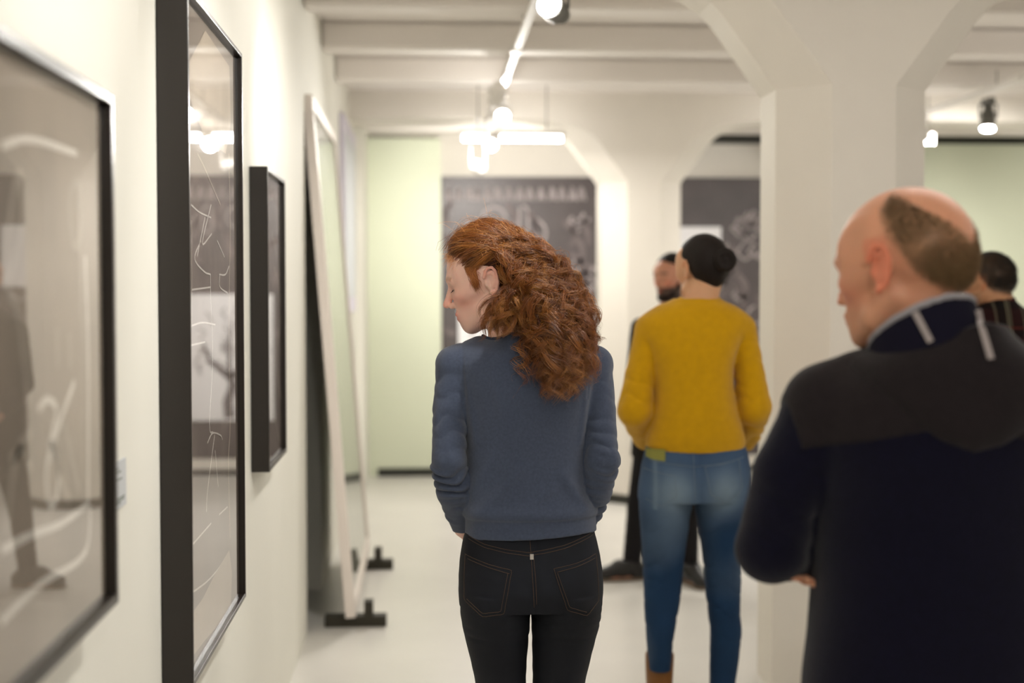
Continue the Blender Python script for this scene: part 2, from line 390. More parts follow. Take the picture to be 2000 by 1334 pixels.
# paper label
M['card'] = mat('label card', srgb(205, 208, 210), .6, .3); M['ink'] = mat('label ink', srgb(110, 118, 108), .8, .2)
lq, lr = px_x(242, 893, XW), px_x(241, 985, XW)
lb = thing('wall_label', 'small pale blue paper label on the wall between two framed drawings', 'label', (XW, lq.y-.07, lr.z))
MB().box(XW+.0005, XW+.0035, lq.y-.15, lq.y, lr.z, lq.z).build('card', M['card'], lb)
ink = MB(); hz = lq.z-lr.z
for z, a, b in ((.83, .1, .60), (.76, .1, .72), (.66, .1, .50), (.60, .1, .78), (.2, .1, .9), (.15, .1, .88), (.1, .1, .7)):
    ink.box(XW+.0035, XW+.0038, lq.y-.15+.15*a, lq.y-.15+.15*b, lr.z+hz*z, lr.z+hz*z+hz*.028)
tag(ink.build('printed_text', M['ink'], lb), kind='stuff')

# ================================================================ leaning white framed panel on its foot blocks
M['pframe'] = mat('white panel frame', srgb(240, 230, 222), .45, .4); M['psheet'] = mat('pale panel sheet', srgb(214, 216, 200), .5, .4, var=.04)
M['block'] = mat('dark wood foot block', srgb(48, 44, 32), .6)
M['pback'] = mat('raw board back', srgb(70, 62, 46), .8, .2)
pn = px(690, 1222, 6.3); zb = .055
xa, xb = -.31, XW+.03                    # foot of the panel, its top on the wall
ya, yb = 6.28, 7.95
zt = 2.36
u = Vector((xb-xa, 0, zt-zb)).normalized(); nn = Vector((u.z, 0, -u.x)); H = math.hypot(xb-xa, zt-zb)
pm = Matrix(((nn.x, 0, u.x, xa), (0, 1, 0, 0), (nn.z, 0, u.z, zb), (0, 0, 0, 1)))
lp = thing('leaning_panel', 'tall white framed panel leaning against the wall on dark foot blocks', 'leaning panel', (xa, (ya+yb)/2, 0))
f = MB(); w = .055; dpt = .045
f.box(-dpt, 0, ya, ya+w, 0, H, pm); f.box(-dpt, 0, yb-w, yb, 0, H, pm); f.box(-dpt, 0, ya+w, yb-w, 0, w*1.3, pm); f.box(-dpt, 0, ya+w, yb-w, H-w, H, pm)
f.build('frame', M['pframe'], lp, bevel=.003)
MB().box(-.022, -.016, ya+w, yb-w, w*1.3, H-w, pm).build('sheet', M['psheet'], lp)
MB().box(-.012, -.009, ya+w, yb-w, w*1.3, H-w, pm).build('glass_pane', M['glass'], lp)
for k, y in enumerate((6.33, 7.62)):
    b = MB(); b.box(-.45, -.175, y, y+.07, 0, .05); b.box(-.275, -.235, y, y+.07, .05, .115)
    o = b.build('foot_block', M['block'], None, bevel=.003)
    tag(o, ['dark stepped foot block under the near corner of the leaning panel', 'dark stepped foot block under the far end of the leaning panel'][k], 'foot block', 'blocks holding the leaning panel')
# pale banner edge further along the wall
M['banner'] = mat('pale lilac print', srgb(214, 208, 222), .5, .4)
bn = thing('hanging_print', 'narrow pale lilac print on the wall beyond the leaning panel', 'print', (XW, 9.2, 1.4))
MB().box(XW+.002, XW+.03, 8.75, 10.2, 1.35, 2.58).build('board', M['banner'], bn, bevel=.002)
MB().box(XW+.03, XW+.034, 8.85, 10.1, 1.45, 2.48).build('sheet', M['card'], bn)

# ================================================================ blackboard mural and its posters on the far wall
M['board'] = mat('blackboard print', srgb(84, 76, 76), .42, .5, var=.22, vscale=2.2)
M['mchalk'] = mat('mural chalk', srgb(168, 158, 158), .9, .2, var=.2, vscale=9)
M['mhaze'] = mat('mural chalk haze', srgb(122, 112, 112), .9, .2, var=.3, vscale=9)
mz0 = .13; mz1 = px(1000, 345, 11.58).z; mx0 = gx+.01; mx1 = px(1620, 600, 11.58).x
mu = thing('blackboard_mural', 'wide grey blackboard mural full of chalk drawings on the far wall', 'mural', ((mx0+mx1)/2, 11.6, mz0))
MB().box(mx0, mx1, 11.575, 11.599, mz0, mz1).build('board', M['board'], mu)
def mural(name, lines, w, m):
    b = MB()
    for ln in lines: b.ribbon([(q[0], 11.5745, q[1]) for q in smoothline(ln, 5)], w, (0, -1, 0))
    return tag(b.build(name, m, mu), kind='stuff')
mp = lambda pts: [(lambda q: (q.x, q.z))(px(a, b, 11.574)) for a, b in pts]
L1 = []; rg = random.Random(3)
x = 872
while x < 1150:   # a row of chalk marks along the top
    wv = rg.uniform(9, 15); L1.append(mp([(x, 392), (x+wv*.3, 368), (x+wv*.7, 372), (x+wv, 392)])); L1.append(mp([(x+wv*.5, 370), (x+wv*.5, 390)])); x += wv+rg.uniform(5, 11)
mural('chalk_lettering', L1, .018, M['mchalk'])
L2 = [mp([(965+22*math.cos(a), 425+20*math.sin(a)) for a in np.linspace(0, 6.28, 12)]), mp([(1015, 405), (1015, 450), (1030, 452), (1030, 410), (1020, 402)]), mp([(1045, 425), (1062, 440), (1066, 460), (1055, 480)]), mp([(905, 430), (930, 450), (900, 470)]), mp([(1040, 430), (1050, 445), (1052, 470)])]
for k in range(46):   # chalk flowers and foliage
    cx = rg.choice([rg.gauss(1135, 16), rg.gauss(1465, 26), rg.gauss(1400, 30), rg.gauss(1135, 16)]); cy = rg.uniform(420, 640); r = rg.uniform(7, 17)
    L2.append(mp([(cx+r*math.cos(a)*(1+.3*math.sin(3*a)), cy+r*math.sin(a)*(1+.3*math.cos(4*a))) for a in np.linspace(0, rg.uniform(3, 6.2), 9)]))
mural('chalk_flowers', L2, .02, M['mchalk'])
L3 = []
for k in range(60):
    cx = rg.choice([rg.gauss(1140, 22), rg.gauss(1430, 45), rg.gauss(1600, 40), rg.gauss(1000, 60)]); cy = rg.uniform(430, 860)
    L3.append(mp([(cx, cy), (cx+rg.uniform(-12, 12), cy-25), (cx+rg.uniform(-20, 20), cy-50)]))
L3 += [mp([(866, 460), (900, 480), (930, 540)]), mp([(866, 640), (880, 650), (890, 650)])]
mural('chalk_haze', L3, .045, M['mhaze'])
M['poster'] = mat('white poster paper', srgb(240, 238, 240), .6, .3); M['trunk'] = mat('grey poster ink', srgb(108, 102, 104), .8, .2); M['trunk2'] = mat('pale poster ink', srgb(176, 172, 174), .8, .2)
pa, pb = px(895, 598, 11.56), px(1070, 818, 11.56)
po = thing('poster', 'white poster with a grey leafless tree hung on the mural behind the red haired woman', 'poster', ((pa.x+pb.x)/2, 11.56, pb.z))
MB().box(pa.x, pb.x, 11.558, 11.570, pb.z, 1.46).build('sheet', M['poster'], po)
pw = pb.x-pa.x; b = MB(); qx = lambda u_, v_: (pa.x+pw*u_, 11.5575, pb.z+(1.46-pb.z)*v_)
for ln, wds in (([(.5, .02), (.52, .15), (.46, .28), (.5, .36)], [.09, .08, .07, .06]), ([(.5, .34), (.62, .42), (.72, .47), (.78, .62)], [.05, .05, .04, .02]), ([(.5, .34), (.38, .4), (.26, .44), (.2, .6)], [.05, .05, .04, .02]), ([(.5, .36), (.5, .6), (.46, .8)], [.04, .03, .015])):
    b.ribbon([qx(*p_) for p_ in smoothline(ln, 1)], wds[:len(smoothline(ln, 1))], (0, -1, 0))
b.build('printed_tree', M['trunk'], po)
b = MB()
for k in range(24):
    u_, v_ = rg.uniform(.12, .88), rg.uniform(.3, .85); b.ribbon([qx(u_, v_), qx(u_+rg.uniform(-.08, .08), v_+.06), qx(u_+rg.uniform(-.1, .1), v_+.1)], .02, (0, -1, 0))
tag(b.build('printed_twigs', M['trunk2'], po), kind='stuff')
pa, pb = px(1318, 443, 11.56), px(1408, 560, 11.56)
tag(MB().box(pa.x, pb.x, 11.558, 11.572, pb.z, pa.z).build('poster', M['poster']), 'plain white poster on the mural behind the dark haired woman\'s head', 'poster')
# ================================================================ body building: smooth distance fields meshed into one surface
class Xf:
    """a local frame (forward, left, up) placed in the world"""
    def __init__(s, C, F, U, k=1.0):
        s.C = np.array(C, float); s.F = np.array(F, float)/np.linalg.norm(F)
        U = np.array(U, float); U = U - s.F*np.dot(U, s.F); s.U = U/np.linalg.norm(U)
        s.Lf = np.cross(s.U, s.F); s.k = k; s.R = np.stack([s.F, s.Lf, s.U], 1)   # columns
    def __call__(s, p): return s.C + s.R @ (np.array(p, float)*s.k)
    def inv(s, P): return ((P - s.C) @ s.R)/s.k
def axis(lo, hi, *bands, coarse=.012):
    """grid coordinates, fine inside each band (a, b, step)"""
    out = [lo]
    while out[-1] < hi:
        p = out[-1]; st = coarse
        for a, b, h in bands:
            if a - 1e-9 <= p <= b: st = min(st, h)
            elif a > p > a - coarse: st = min(st, max(a-p, h))
        out.append(p+st)
    return np.array(out, np.float32)
class Vol:
    def __init__(s, xs, ys, zs):
        s.x, s.y, s.z = xs, ys, zs; s.d = np.full((len(xs), len(ys), len(zs)), 1., np.float32)
    def sub(s, lo, hi):
        r = []
        for a, l, h in ((s.x, lo[0], hi[0]), (s.y, lo[1], hi[1]), (s.z, lo[2], hi[2])):
            i0, i1 = np.searchsorted(a, l), np.searchsorted(a, h); r.append(slice(max(i0-1, 0), min(i1+1, len(a))))
        return tuple(r)
    def grid(s, sl):
        return s.x[sl[0]][:, None, None], s.y[sl[1]][None, :, None], s.z[sl[2]][None, None, :]
    def put(s, sl, q, k, mode):
        d = s.d[sl]
        if d.size == 0: return
        if mode == 'add':
            if k > 0:
                h = np.maximum(k-np.abs(d-q), 0)/k; s.d[sl] = np.minimum(d, q) - h*h*k*.25
            else: s.d[sl] = np.minimum(d, q)
        else:
            q = -q
            if k > 0:
                h = np.maximum(k-np.abs(d-q), 0)/k; s.d[sl] = np.maximum(d, q) + h*h*k*.25
            else: s.d[sl] = np.maximum(d, q)
    def cone(s, a, b, r1, r2=None, k=.01, mode='add', fold=None, flat=None):
        """a tapering limb from a to b; fold(t, ang) adds to the radius; flat=(dir, factor) squashes it"""
        r2 = r1 if r2 is None else r2; a = np.array(a, float); b = np.array(b, float); m = max(r1, r2)+k+.03
        if flat is not None: m *= 1.0 if flat[1] >= 1 else 1.0
        sl = s.sub(np.minimum(a, b)-m, np.maximum(a, b)+m); X, Y, Z = s.grid(sl)
        e = b-a; L2 = max(float(e@e), 1e-12)
        px_, py_, pz_ = X-a[0], Y-a[1], Z-a[2]
        t = np.clip((px_*e[0]+py_*e[1]+pz_*e[2])/L2, 0, 1)
        px_ = px_-t*e[0]; py_ = py_-t*e[1]; pz_ = pz_-t*e[2]
        if flat is not None:
            n = np.array(flat[0], float); n /= np.linalg.norm(n); g = 1/flat[1]-1
            dd = px_*n[0]+py_*n[1]+pz_*n[2]; px_ = px_+dd*n[0]*g; py_ = py_+dd*n[1]*g; pz_ = pz_+dd*n[2]*g
        q = np.sqrt(px_**2+py_**2+pz_**2)
        r = r1+(r2-r1)*t
        if fold is not None:
            el = e/math.sqrt(L2); u_ = np.cross(el, (0, 0, 1) if abs(el[2]) < .8 else (0, 1, 0)); u_ /= np.linalg.norm(u_); v_ = np.cross(el, u_)
            ang = np.arctan2(px_*v_[0]+py_*v_[1]+pz_*v_[2], px_*u_[0]+py_*u_[1]+pz_*u_[2]); r = r+fold(t, ang)
        s.put(sl, (q-r).astype(np.float32), k, mode); return s
    def chain(s, pts, rs, k=.006, mode='add', fold=None):
        for i in range(len(pts)-1): s.cone(pts[i], pts[i+1], rs[i], rs[i+1], k, mode, fold)
        return s
    def ell(s, c, r, Rm=None, k=.01, mode='add', cut=None):
        c = np.array(c, float); r = np.array(r, float); m = max(r)+k+.02
        sl = s.sub(c-m, c+m); X, Y, Z = s.grid(sl); X, Y, Z = X-c[0], Y-c[1], Z-c[2]
        if Rm is not None:
            a = [X*Rm[0, i]+Y*Rm[1, i]+Z*Rm[2, i] for i in range(3)]
        else: a = [X, Y, Z]
        k0 = np.sqrt((a[0]/r[0])**2+(a[1]/r[1])**2+(a[2]/r[2])**2); k1 = np.sqrt((a[0]/r[0]**2)**2+(a[1]/r[1]**2)**2+(a[2]/r[2]**2)**2)
        q = k0*(k0-1)/np.maximum(k1, 1e-6)
        s.put(sl, q.astype(np.float32), k, mode); return s
    def loft(s, st, n=2.3, k=.01, disp=None, caps=True, mode='add', rot=0):
        """sections (z, cx, half width, cy, half depth behind, half depth in front)"""
        st = sorted(st); z0, z1 = st[0][0], st[-1][0]
        A = np.array(st, float); mx = A[:, 2].max()+.06; my = A[:, 4:6].max()+.06; mx = max(mx, my) if rot else mx; my = max(mx, my) if rot else my
        sl = s.sub((A[:, 1].min()-mx, A[:, 3].min()-my, z0-.03), (A[:, 1].max()+mx, A[:, 3].max()+my, z1+.03)); X, Y, Z = s.grid(sl)
        zz = Z[0, 0]
        def I(j):   # smooth interpolation
            zf = np.clip(zz, z0, z1); v = np.interp(zf, A[:, 0], A[:, j]); w = .012
            v = (v + np.interp(np.clip(zz-w, z0, z1), A[:, 0], A[:, j]) + np.interp(np.clip(zz+w, z0, z1), A[:, 0], A[:, j]))/3
            return v[None, None, :].astype(np.float32)
        x_, y_ = X-I(1), Y-I(3)
        if rot:
            c_, s_ = math.cos(rot), math.sin(rot); x_, y_ = x_*c_+y_*s_, -x_*s_+y_*c_
        a = I(2); b = np.where(y_ < 0, I(4), I(5))
        rr = np.sqrt(x_**2+y_**2)+1e-6
        q = ((np.abs(x_)/a)**n+(np.abs(y_)/b)**n)**(1/n)
        d = (q-1)/np.maximum(q, .3)*rr
        if disp is not None: d = d-disp(X, Y, Z)
        if caps: d = np.maximum(d, np.maximum(z0-Z, Z-z1))
        s.put(sl, d.astype(np.float32), k, mode); return s
    def warp(s, f):
        X, Y, Z = s.x[:, None, None], s.y[None, :, None], s.z[None, None, :]
        s.d = (s.d-f(X, Y, Z)).astype(np.float32); return s
    def clip(s, f):
        """keep only where f < 0"""
        X, Y, Z = s.x[:, None, None], s.y[None, :, None], s.z[None, None, :]
        s.d = np.maximum(s.d, f(X, Y, Z)).astype(np.float32); return s
    def copy(s):
        v = Vol.__new__(Vol); v.x, v.y, v.z = s.x, s.y, s.z; v.d = s.d.copy(); return v
    def surface(s):
        d = s.d; sg = d < 0
        d[0] = np.maximum(d[0], .001); d[-1] = np.maximum(d[-1], .001); d[:, 0] = np.maximum(d[:, 0], .001); d[:, -1] = np.maximum(d[:, -1], .001); d[:, :, 0] = np.maximum(d[:, :, 0], .001); d[:, :, -1] = np.maximum(d[:, :, -1], .001)
        sg = d < 0
        c = [sg[i:sg.shape[0]-1+i, j:sg.shape[1]-1+j, k:sg.shape[2]-1+k] for i in (0, 1) for j in (0, 1) for k in (0, 1)]
        an = c[0].copy(); al = c[0].copy()
        for q in c[1:]: an |= q; al &= q
        act = an & ~al; I, J, K = np.nonzero(act); n = len(I)
        idx = np.full(act.shape, -1, np.int32); idx[I, J, K] = np.arange(n)
        acc = np.zeros((n, 3)); cnt = np.zeros(n)
        cs = [(i, j, k) for i in (0, 1) for j in (0, 1) for k in (0, 1)]
        val = {q: d[I+q[0], J+q[1], K+q[2]].astype(float) for q in cs}
        pos = {q: np.stack([s.x[I+q[0]], s.y[J+q[1]], s.z[K+q[2]]], 1).astype(float) for q in cs}
        for a in cs:
            for ax in range(3):
                if a[ax]: continue
                b = tuple(1 if m == ax else a[m] for m in range(3))
                va, vb = val[a], val[b]; mk = (va < 0) != (vb < 0)
                t = np.where(mk, va/np.where(mk, va-vb, 1), 0)
                acc[mk] += (pos[a]+t[:, None]*(pos[b]-pos[a]))[mk]; cnt[mk] += 1
        V = acc/cnt[:, None]
        fs = []
        for ax in range(3):
            o1, o2 = (ax+1) % 3, (ax+2) % 3
            sh = [slice(None)]*3; sh2 = [slice(None)]*3
            sh[ax] = slice(0, -1); sh2[ax] = slice(1, None)
            for m in (o1, o2): sh[m] = slice(1, -1); sh2[m] = slice(1, -1)
            A_, B_ = sg[tuple(sh)], sg[tuple(sh2)]
            P = np.stack(np.nonzero(A_ != B_), 1)
            if len(P) == 0: continue
            inside = A_[P[:, 0], P[:, 1], P[:, 2]]
            P = P.copy(); P[:, o1] += 1; P[:, o2] += 1
            def cell(u, v):
                Q = P.copy(); Q[:, o1] -= u; Q[:, o2] -= v; return idx[Q[:, 0], Q[:, 1], Q[:, 2]]
            q = np.stack([cell(1, 1), cell(0, 1), cell(0, 0), cell(1, 0)], 1)
            q[~inside] = q[~inside][:, ::-1]
            fs.append(q)
        return V, np.concatenate(fs)
def relax(V, Fq, n=1, lam=.5):
    e = np.concatenate([Fq[:, [0, 1]], Fq[:, [1, 2]], Fq[:, [2, 3]], Fq[:, [3, 0]]]); N_ = len(V)
    deg = np.bincount(e.ravel(), minlength=N_)[:, None]
    for _ in range(n):
        a = np.zeros_like(V)
        for c in range(3):
            a[:, c] = np.bincount(e[:, 0], V[e[:, 1], c], N_)+np.bincount(e[:, 1], V[e[:, 0], c], N_)
        V = V+lam*(a/np.maximum(deg, 1)-V)
    return V
def big_mesh(name, V, Fq, m, parent=None, col=None, smooth=True):
    me = bpy.data.meshes.new(name); k = Fq.shape[1]
    me.vertices.add(len(V)); me.vertices.foreach_set('co', V.astype(np.float32).ravel())
    me.loops.add(Fq.size); me.loops.foreach_set('vertex_index', Fq.astype(np.int32).ravel())
    me.polygons.add(len(Fq)); me.polygons.foreach_set('loop_start', np.arange(0, Fq.size, k, dtype=np.int32)); me.polygons.foreach_set('loop_total', np.full(len(Fq), k, np.int32))
    me.update(calc_edges=True)
    if smooth: me.polygons.foreach_set('use_smooth', np.ones(len(Fq), bool))
    if col is not None:
        ca = me.color_attributes.new('Col', 'FLOAT_COLOR', 'POINT'); ca.data.foreach_set('color', np.concatenate([col, np.ones((len(V), 1))], 1).astype(np.float32).ravel())
    me.materials.append(m)
    return link(bpy.data.objects.new(name, me), parent)
def flesh(name, vol, m, parent=None, color=None, rel=1):
    V, Fq = vol.surface()
    if rel: V = relax(V, Fq, rel)
    o = big_mesh(name, V, Fq, m, parent, color(V) if color else None)
    return o, V, Fq
def wob(seed, f, n=5):
    """a cheap smooth noise made of a few sines"""
    r = np.random.RandomState(seed); K = r.normal(0, 1, (n, 3)); K = K/np.linalg.norm(K, axis=1)[:, None]*f*r.uniform(.6, 1.5, (n, 1)); p = r.uniform(0, 6.28, n)
    return lambda X, Y, Z: sum(np.sin(K[i, 0]*X+K[i, 1]*Y+K[i, 2]*Z+p[i]) for i in range(n))/n
def folds(freq, amp, skew=.5, ph=0, sharp=True, a0=0, t0=0, t1=1, seed=0):
    """bunched cloth round a sleeve: round ridges with narrow valleys"""
    def f(t, a):
        w = np.clip((t-t0)/.15, 0, 1)*np.clip((t1-t)/.1, 0, 1) if (t0 > 0 or t1 < 1) else 1
        u_ = math.pi*(freq*t)+skew*np.sin(a+a0)+.8*np.sin(2*a+ph+3*t*freq*.37)+.6*np.sin(3*a+seed+5*t)
        s_ = np.abs(np.sin(u_))**.8-.6 if sharp else np.sin(u_*2)*.5
        g = .55+.45*np.sin(a*1.0+ph+2.4*t*freq*.31+seed)
        return amp*s_*g*w
    return f
# ---------------------------------------------------------------- head and hand
def head(V, X, o={}):
    g = lambda k_, d_: o.get(k_, d_)
    E = lambda c, r, k=.01, mode='add': V.ell(X(c), np.array(r)*X.k, X.R, k, mode)
    Cn = lambda a, b, r1, r2=None, k=.01, mode='add': V.cone(X(a), X(b), r1*X.k, (r1 if r2 is None else r2)*X.k, k, mode)
    w = g('w', 1.0)
    E((-.006, 0, .042), (.099, .076*w, .083), 0)
    E((-.052, 0, .02), (.052, .062*w, .060), .02)
    E((.040, 0, .030), (.058, .063*w, .066), .02)
    E((.042, 0, -.035), (.050, .052*w, .058), .02)
    for s_ in (1, -1):
        Cn((.000, .050*w*s_, -.035), (.030, .046*w*s_, -.066), .018, .016, .02)
        Cn((.030, .046*w*s_, -.066), (.078, .014*s_, -.090), .016, .014, .02)
        E((.060, .042*s_, -.008), (.030, .022, .020), .018)
        Cn((.084, .040*s_, .026), (.093, .010*s_, .030), .0115, .0125, .012)
        E((.028, .058*w*s_, .035), (.045, .016, .045), .02)
    E((.078, 0, -.088), (.019, .018, .016), .016)
    E((.078, 0, -.055), (.026, .030, .026), .018)
    E((.055, 0, -.075), (.04, .035, .022), .02)
    E((.079, 0, -.016), (.022, .036, .032), .016)
    for s_ in (1, -1):
        E((.104, .031*s_, .012), (.016, .018, .012), .010, 'sub')
        E((.0800, .031*s_, .011), (.0130, .0150, .0120), .003)
    nl = g('nose', 1.0)
    Cn((.094, 0, .022), (.094+.024*nl, 0, -.018), .0065, .0085, .009)
    E((.094+.027*nl, 0, -.024), (.0105, .0100, .0090), .006)
    for s_ in (1, -1):
        E((.107, .0115*s_, -.030), (.011, .0065, .0075), .005)
        E((.112, .0060*s_, -.0385), (.005, .0032, .0030), .002, 'sub')
    E((.1005, 0, -.0535), (.0080, .022, .0065), .006)
    E((.0985, 0, -.0640), (.0085, .019, .0065), .006)
    Cn((.1065, -.020, -.0590), (.1065, .020, -.0590), .0012, None, .003, 'sub')
    # ears
    es = g('ear', 1.0); eo = g('ear_out', 0.0)
    for s_ in (1, -1):
        def ep(a, rr, out): # point on an ear outline
            return (-.008+.017*es*rr*math.cos(a)-.15*.032*rr*math.sin(a), s_*(.0735*w+out+eo), .004+.031*es*rr*math.sin(a))
        E((-.006, s_*(.074*w+eo*.5), .000), (.014*es, .0075+eo*.5, .025*es), .006)
        E((-.003, s_*(.0845*w+eo), .004), (.0095*es, .0080, .0165*es), .003, 'sub')
        aa = [math.radians(q) for q in (20, 50, 80, 110, 140, 170, 200, 230, 255)]
        pts = [ep(a, 1.0, .007+.004*math.sin(max(0, min(math.pi, a)))) for a in aa]
        for i in range(len(pts)-1): Cn(pts[i], pts[i+1], .0038*es, None, .002)
        E(ep(math.radians(272), .92, .006), (.0062*es, .004, .0072*es), .004)
        for i, (a, b) in enumerate((((60, .62), (110, .66)), ((110, .66), (160, .62)), ((160, .62), (215, .62)), ((215, .62), (250, .55)))):
            Cn(ep(math.radians(a[0]), a[1], .006), ep(math.radians(b[0]), b[1], .006), .0036*es, None, .003)
        E((.006, s_*(.077*w+eo*.7), -.001), (.004, .004, .006), .003)
def hand(V, wrist, d, palm, side, r=1.0, curl=.5, spread=1.0):
    """palm, four unequal fingers and a thumb; d: towards the fingers, palm: palm normal, side: towards the thumb"""
    w = np.array(wrist, float); d = np.array(d, float)/np.linalg.norm(d); p = np.array(palm, float); p -= d*(p@d); p /= np.linalg.norm(p)
    s_ = np.array(side, float); s_ -= d*(s_@d)+p*(s_@p); s_ /= np.linalg.norm(s_)
    for q, L_ in ((.024, .082), (.008, .086), (-.009, .082), (-.024, .074)):
        V.cone(w+s_*q*.6*r, w+d*L_*r+s_*q*r, .013*r, .0105*r, .008)
    for q, L0, l in ((.026, .084, (.040, .025, .019)), (.009, .088, (.044, .028, .020)), (-.008, .084, (.040, .026, .019)), (-.024, .076, (.031, .020, .017))):
        a = w+d*L0*r+s_*q*r; ang = curl*.5; rr = .0088*r
        for i, seg in enumerate(l):
            dr_ = d*math.cos(ang)+p*math.sin(ang)+s_*q*.8*spread; dr_ /= np.linalg.norm(dr_); b = a+dr_*seg*r
            V.cone(a, b, rr, rr*.92, .002); a = b; rr *= .92; ang += curl*.9
    a = w+d*.018*r+s_*.020*r; b = a+(d*.55+s_*.75+p*.35)*.036*r; c = b+(d*.9+s_*.25+p*.4)*.032*r; e = c+(d*.95+p*.3)*.025*r
    V.chain([a, b, c, e], [.0135*r, .0105*r, .0092*r, .0078*r], .004)
def foot(V, ankle, d, k=1.0, z=.0):
    a = np.array(ankle, float); d = np.array([d[0], d[1], 0.]); d /= np.linalg.norm(d)
    h = a-d*.045*k; h[2] = z+.035
    V.cone(a, h, .038*k, .036*k, .02)
    t = a+d*.13*k; t[2] = z+.022; V.cone(h, t, .034*k, .026*k, .02); m = a+d*.04*k; m[2] = z+.055; V.cone(a, m, .036*k, .034*k, .02); V.cone(m, t, .034*k, .024*k, .02)
def legs(V, J, gr=0, k=.02, off=0.0, tops=True):
    for hp, kn, an in J:
        hp, kn, an = map(np.array, (hp, kn, an))
        V.cone(hp, kn, .078+off, .052+off, k); V.cone(kn, an, .053+off, .034+off, k)
        cf = kn+(an-kn)*.30; V.ell(cf+np.array([0, -.012 if gr == 0 else .012, 0]), (.040+off, .044+off, .10), None, .02)
def skin_color(X, base, hair, o={}):
    """skin colours that belong to the skin: lips, ears, cheeks, brows, stubble"""
    def f(P):
        L_ = X.inv(P); n = len(P); C = np.tile(np.array(base[:3]), (n, 1)); fw, lf, up = L_[:, 0], L_[:, 1], L_[:, 2]; al = np.abs(lf)
        def mix(w, c): nonlocal C; w = np.clip(w, 0, 1)[:, None]; C = C*(1-w)+np.array(c[:3])*w
        red = np.array(base[:3])*np.array(o.get('red', (1.02, .66, .60)))
        gs = lambda c, r: np.exp(-(((fw-c[0])/r[0])**2+((al-c[1])/r[1])**2+((up-c[2])/r[2])**2))
        mix(gs((.075, .043, -.02), (.03, .025, .025))*.6*o.get('cheek', 1), red)
        mix(gs((.122, 0, -.024), (.015, .014, .016))*.7, red)
        ear = np.clip((al-.0775*o.get('w', 1))/.005, 0, 1)*(fw < .02)*(fw > -.04)*(np.abs(up) < .05)
        mix(ear*o.get('ear_red', .75), red)
        mix(gs((.106, .0, -.0535), (.010, .021, .0065))*1.6, np.array(base[:3])*(.86, .42, .40))
        mix(gs((.104, .0, -.064), (.010, .018, .0065))*1.6, np.array(base[:3])*(.86, .42, .40))
        if o.get('brow', 1): mix(np.clip(1.4*np.exp(-((up-.036+.25*(al-.03)**2/.03)/.0045)**2), 0, 1)*(al > .012)*(al < .052)*(fw > .06)*o.get('brow', .8), hair)
        mix(np.clip(1.3*np.exp(-((up-.0055)/.0022)**2), 0, 1)*(al > .018)*(al < .045)*(fw > .07)*.8, o.get('lash', (.05, .03, .02)))
        if o.get('stubble'):
            w = np.clip((-.030-up)/.02, 0, 1)*np.clip((fw-.0)/.02, 0, 1)*(up > -.13)
            w = w*(1-np.exp(-((fw-.11)/.012)**2-(al/.02)**2-((up+.058)/.008)**2)); mix(w*o['stubble'], hair)
        if o.get('extra'): C = o['extra'](L_, C)
        return C
    return f
def bvh(V, Fq): return BVHTree.FromPolygons([tuple(v) for v in V], [tuple(int(i) for i in q) for q in Fq])
def lay(tree, pts, y0, dirn=(0, 1, 0), off=.002):
    """drop points (x, z) or 3-D points onto a surface along dirn"""
    out = []
    for p in pts:
        o = Vector((p[0], y0, p[1])) if len(p) == 2 else Vector(p)
        h = tree.ray_cast(o, Vector(dirn), 2.0)
        if h[0] is not None: out.append(h[0]+h[1]*off)
    return out
# ================================================================ people
M['skin'] = mat('skin', srgb(228, 180, 158), .5, .4, attr=True, sss=.25, bump=.08, bscale=260)
M['eye_white'] = mat('eye white', srgb(235, 230, 225), .2, .5)
M['hair_strand'] = mat('hair strands', srgb(150, 80, 30), .34, .8, attr=True)
M['hair_base'] = mat('hair base', srgb(92, 48, 20), .7, .3, attr=True)
M['navy_denim'] = mat('dark indigo denim', srgb(24, 26, 34), .8, .3, bump=.25, bscale=500, weave='DIAGONAL', attr=True, var=.18, vscale=14)
M['denim'] = mat('blue denim', srgb(60, 96, 140), .85, .25, bump=.2, bscale=420, weave='DIAGONAL', attr=True, var=.1, vscale=12)
M['stitch'] = mat('copper stitching', srgb(82, 66, 54), .8, .2)
def rows(T, Y, extra):
    """silhouette rows (y, left, right) read at distance Y, with (cy, back, front) from extra(z)"""
    out = []
    for y, a, b in T:
        A_, B_ = px(a, y, Y), px(b, y, Y); z = (A_.z+B_.z)/2; cy, bb, bf = extra(y); out.append((z, (A_.x+B_.x)/2, (B_.x-A_.x)/2, cy, bb, bf))
    return out
def lerp_tab(tab):
    k = sorted(tab); K = np.array([q[0] for q in k], float); Vv = np.array([q[1:] for q in k], float)
    return lambda y: tuple(np.interp(y, K, Vv[:, j]) for j in range(Vv.shape[1]))
def vp(x, y, Y): return np.array(px(x, y, Y))
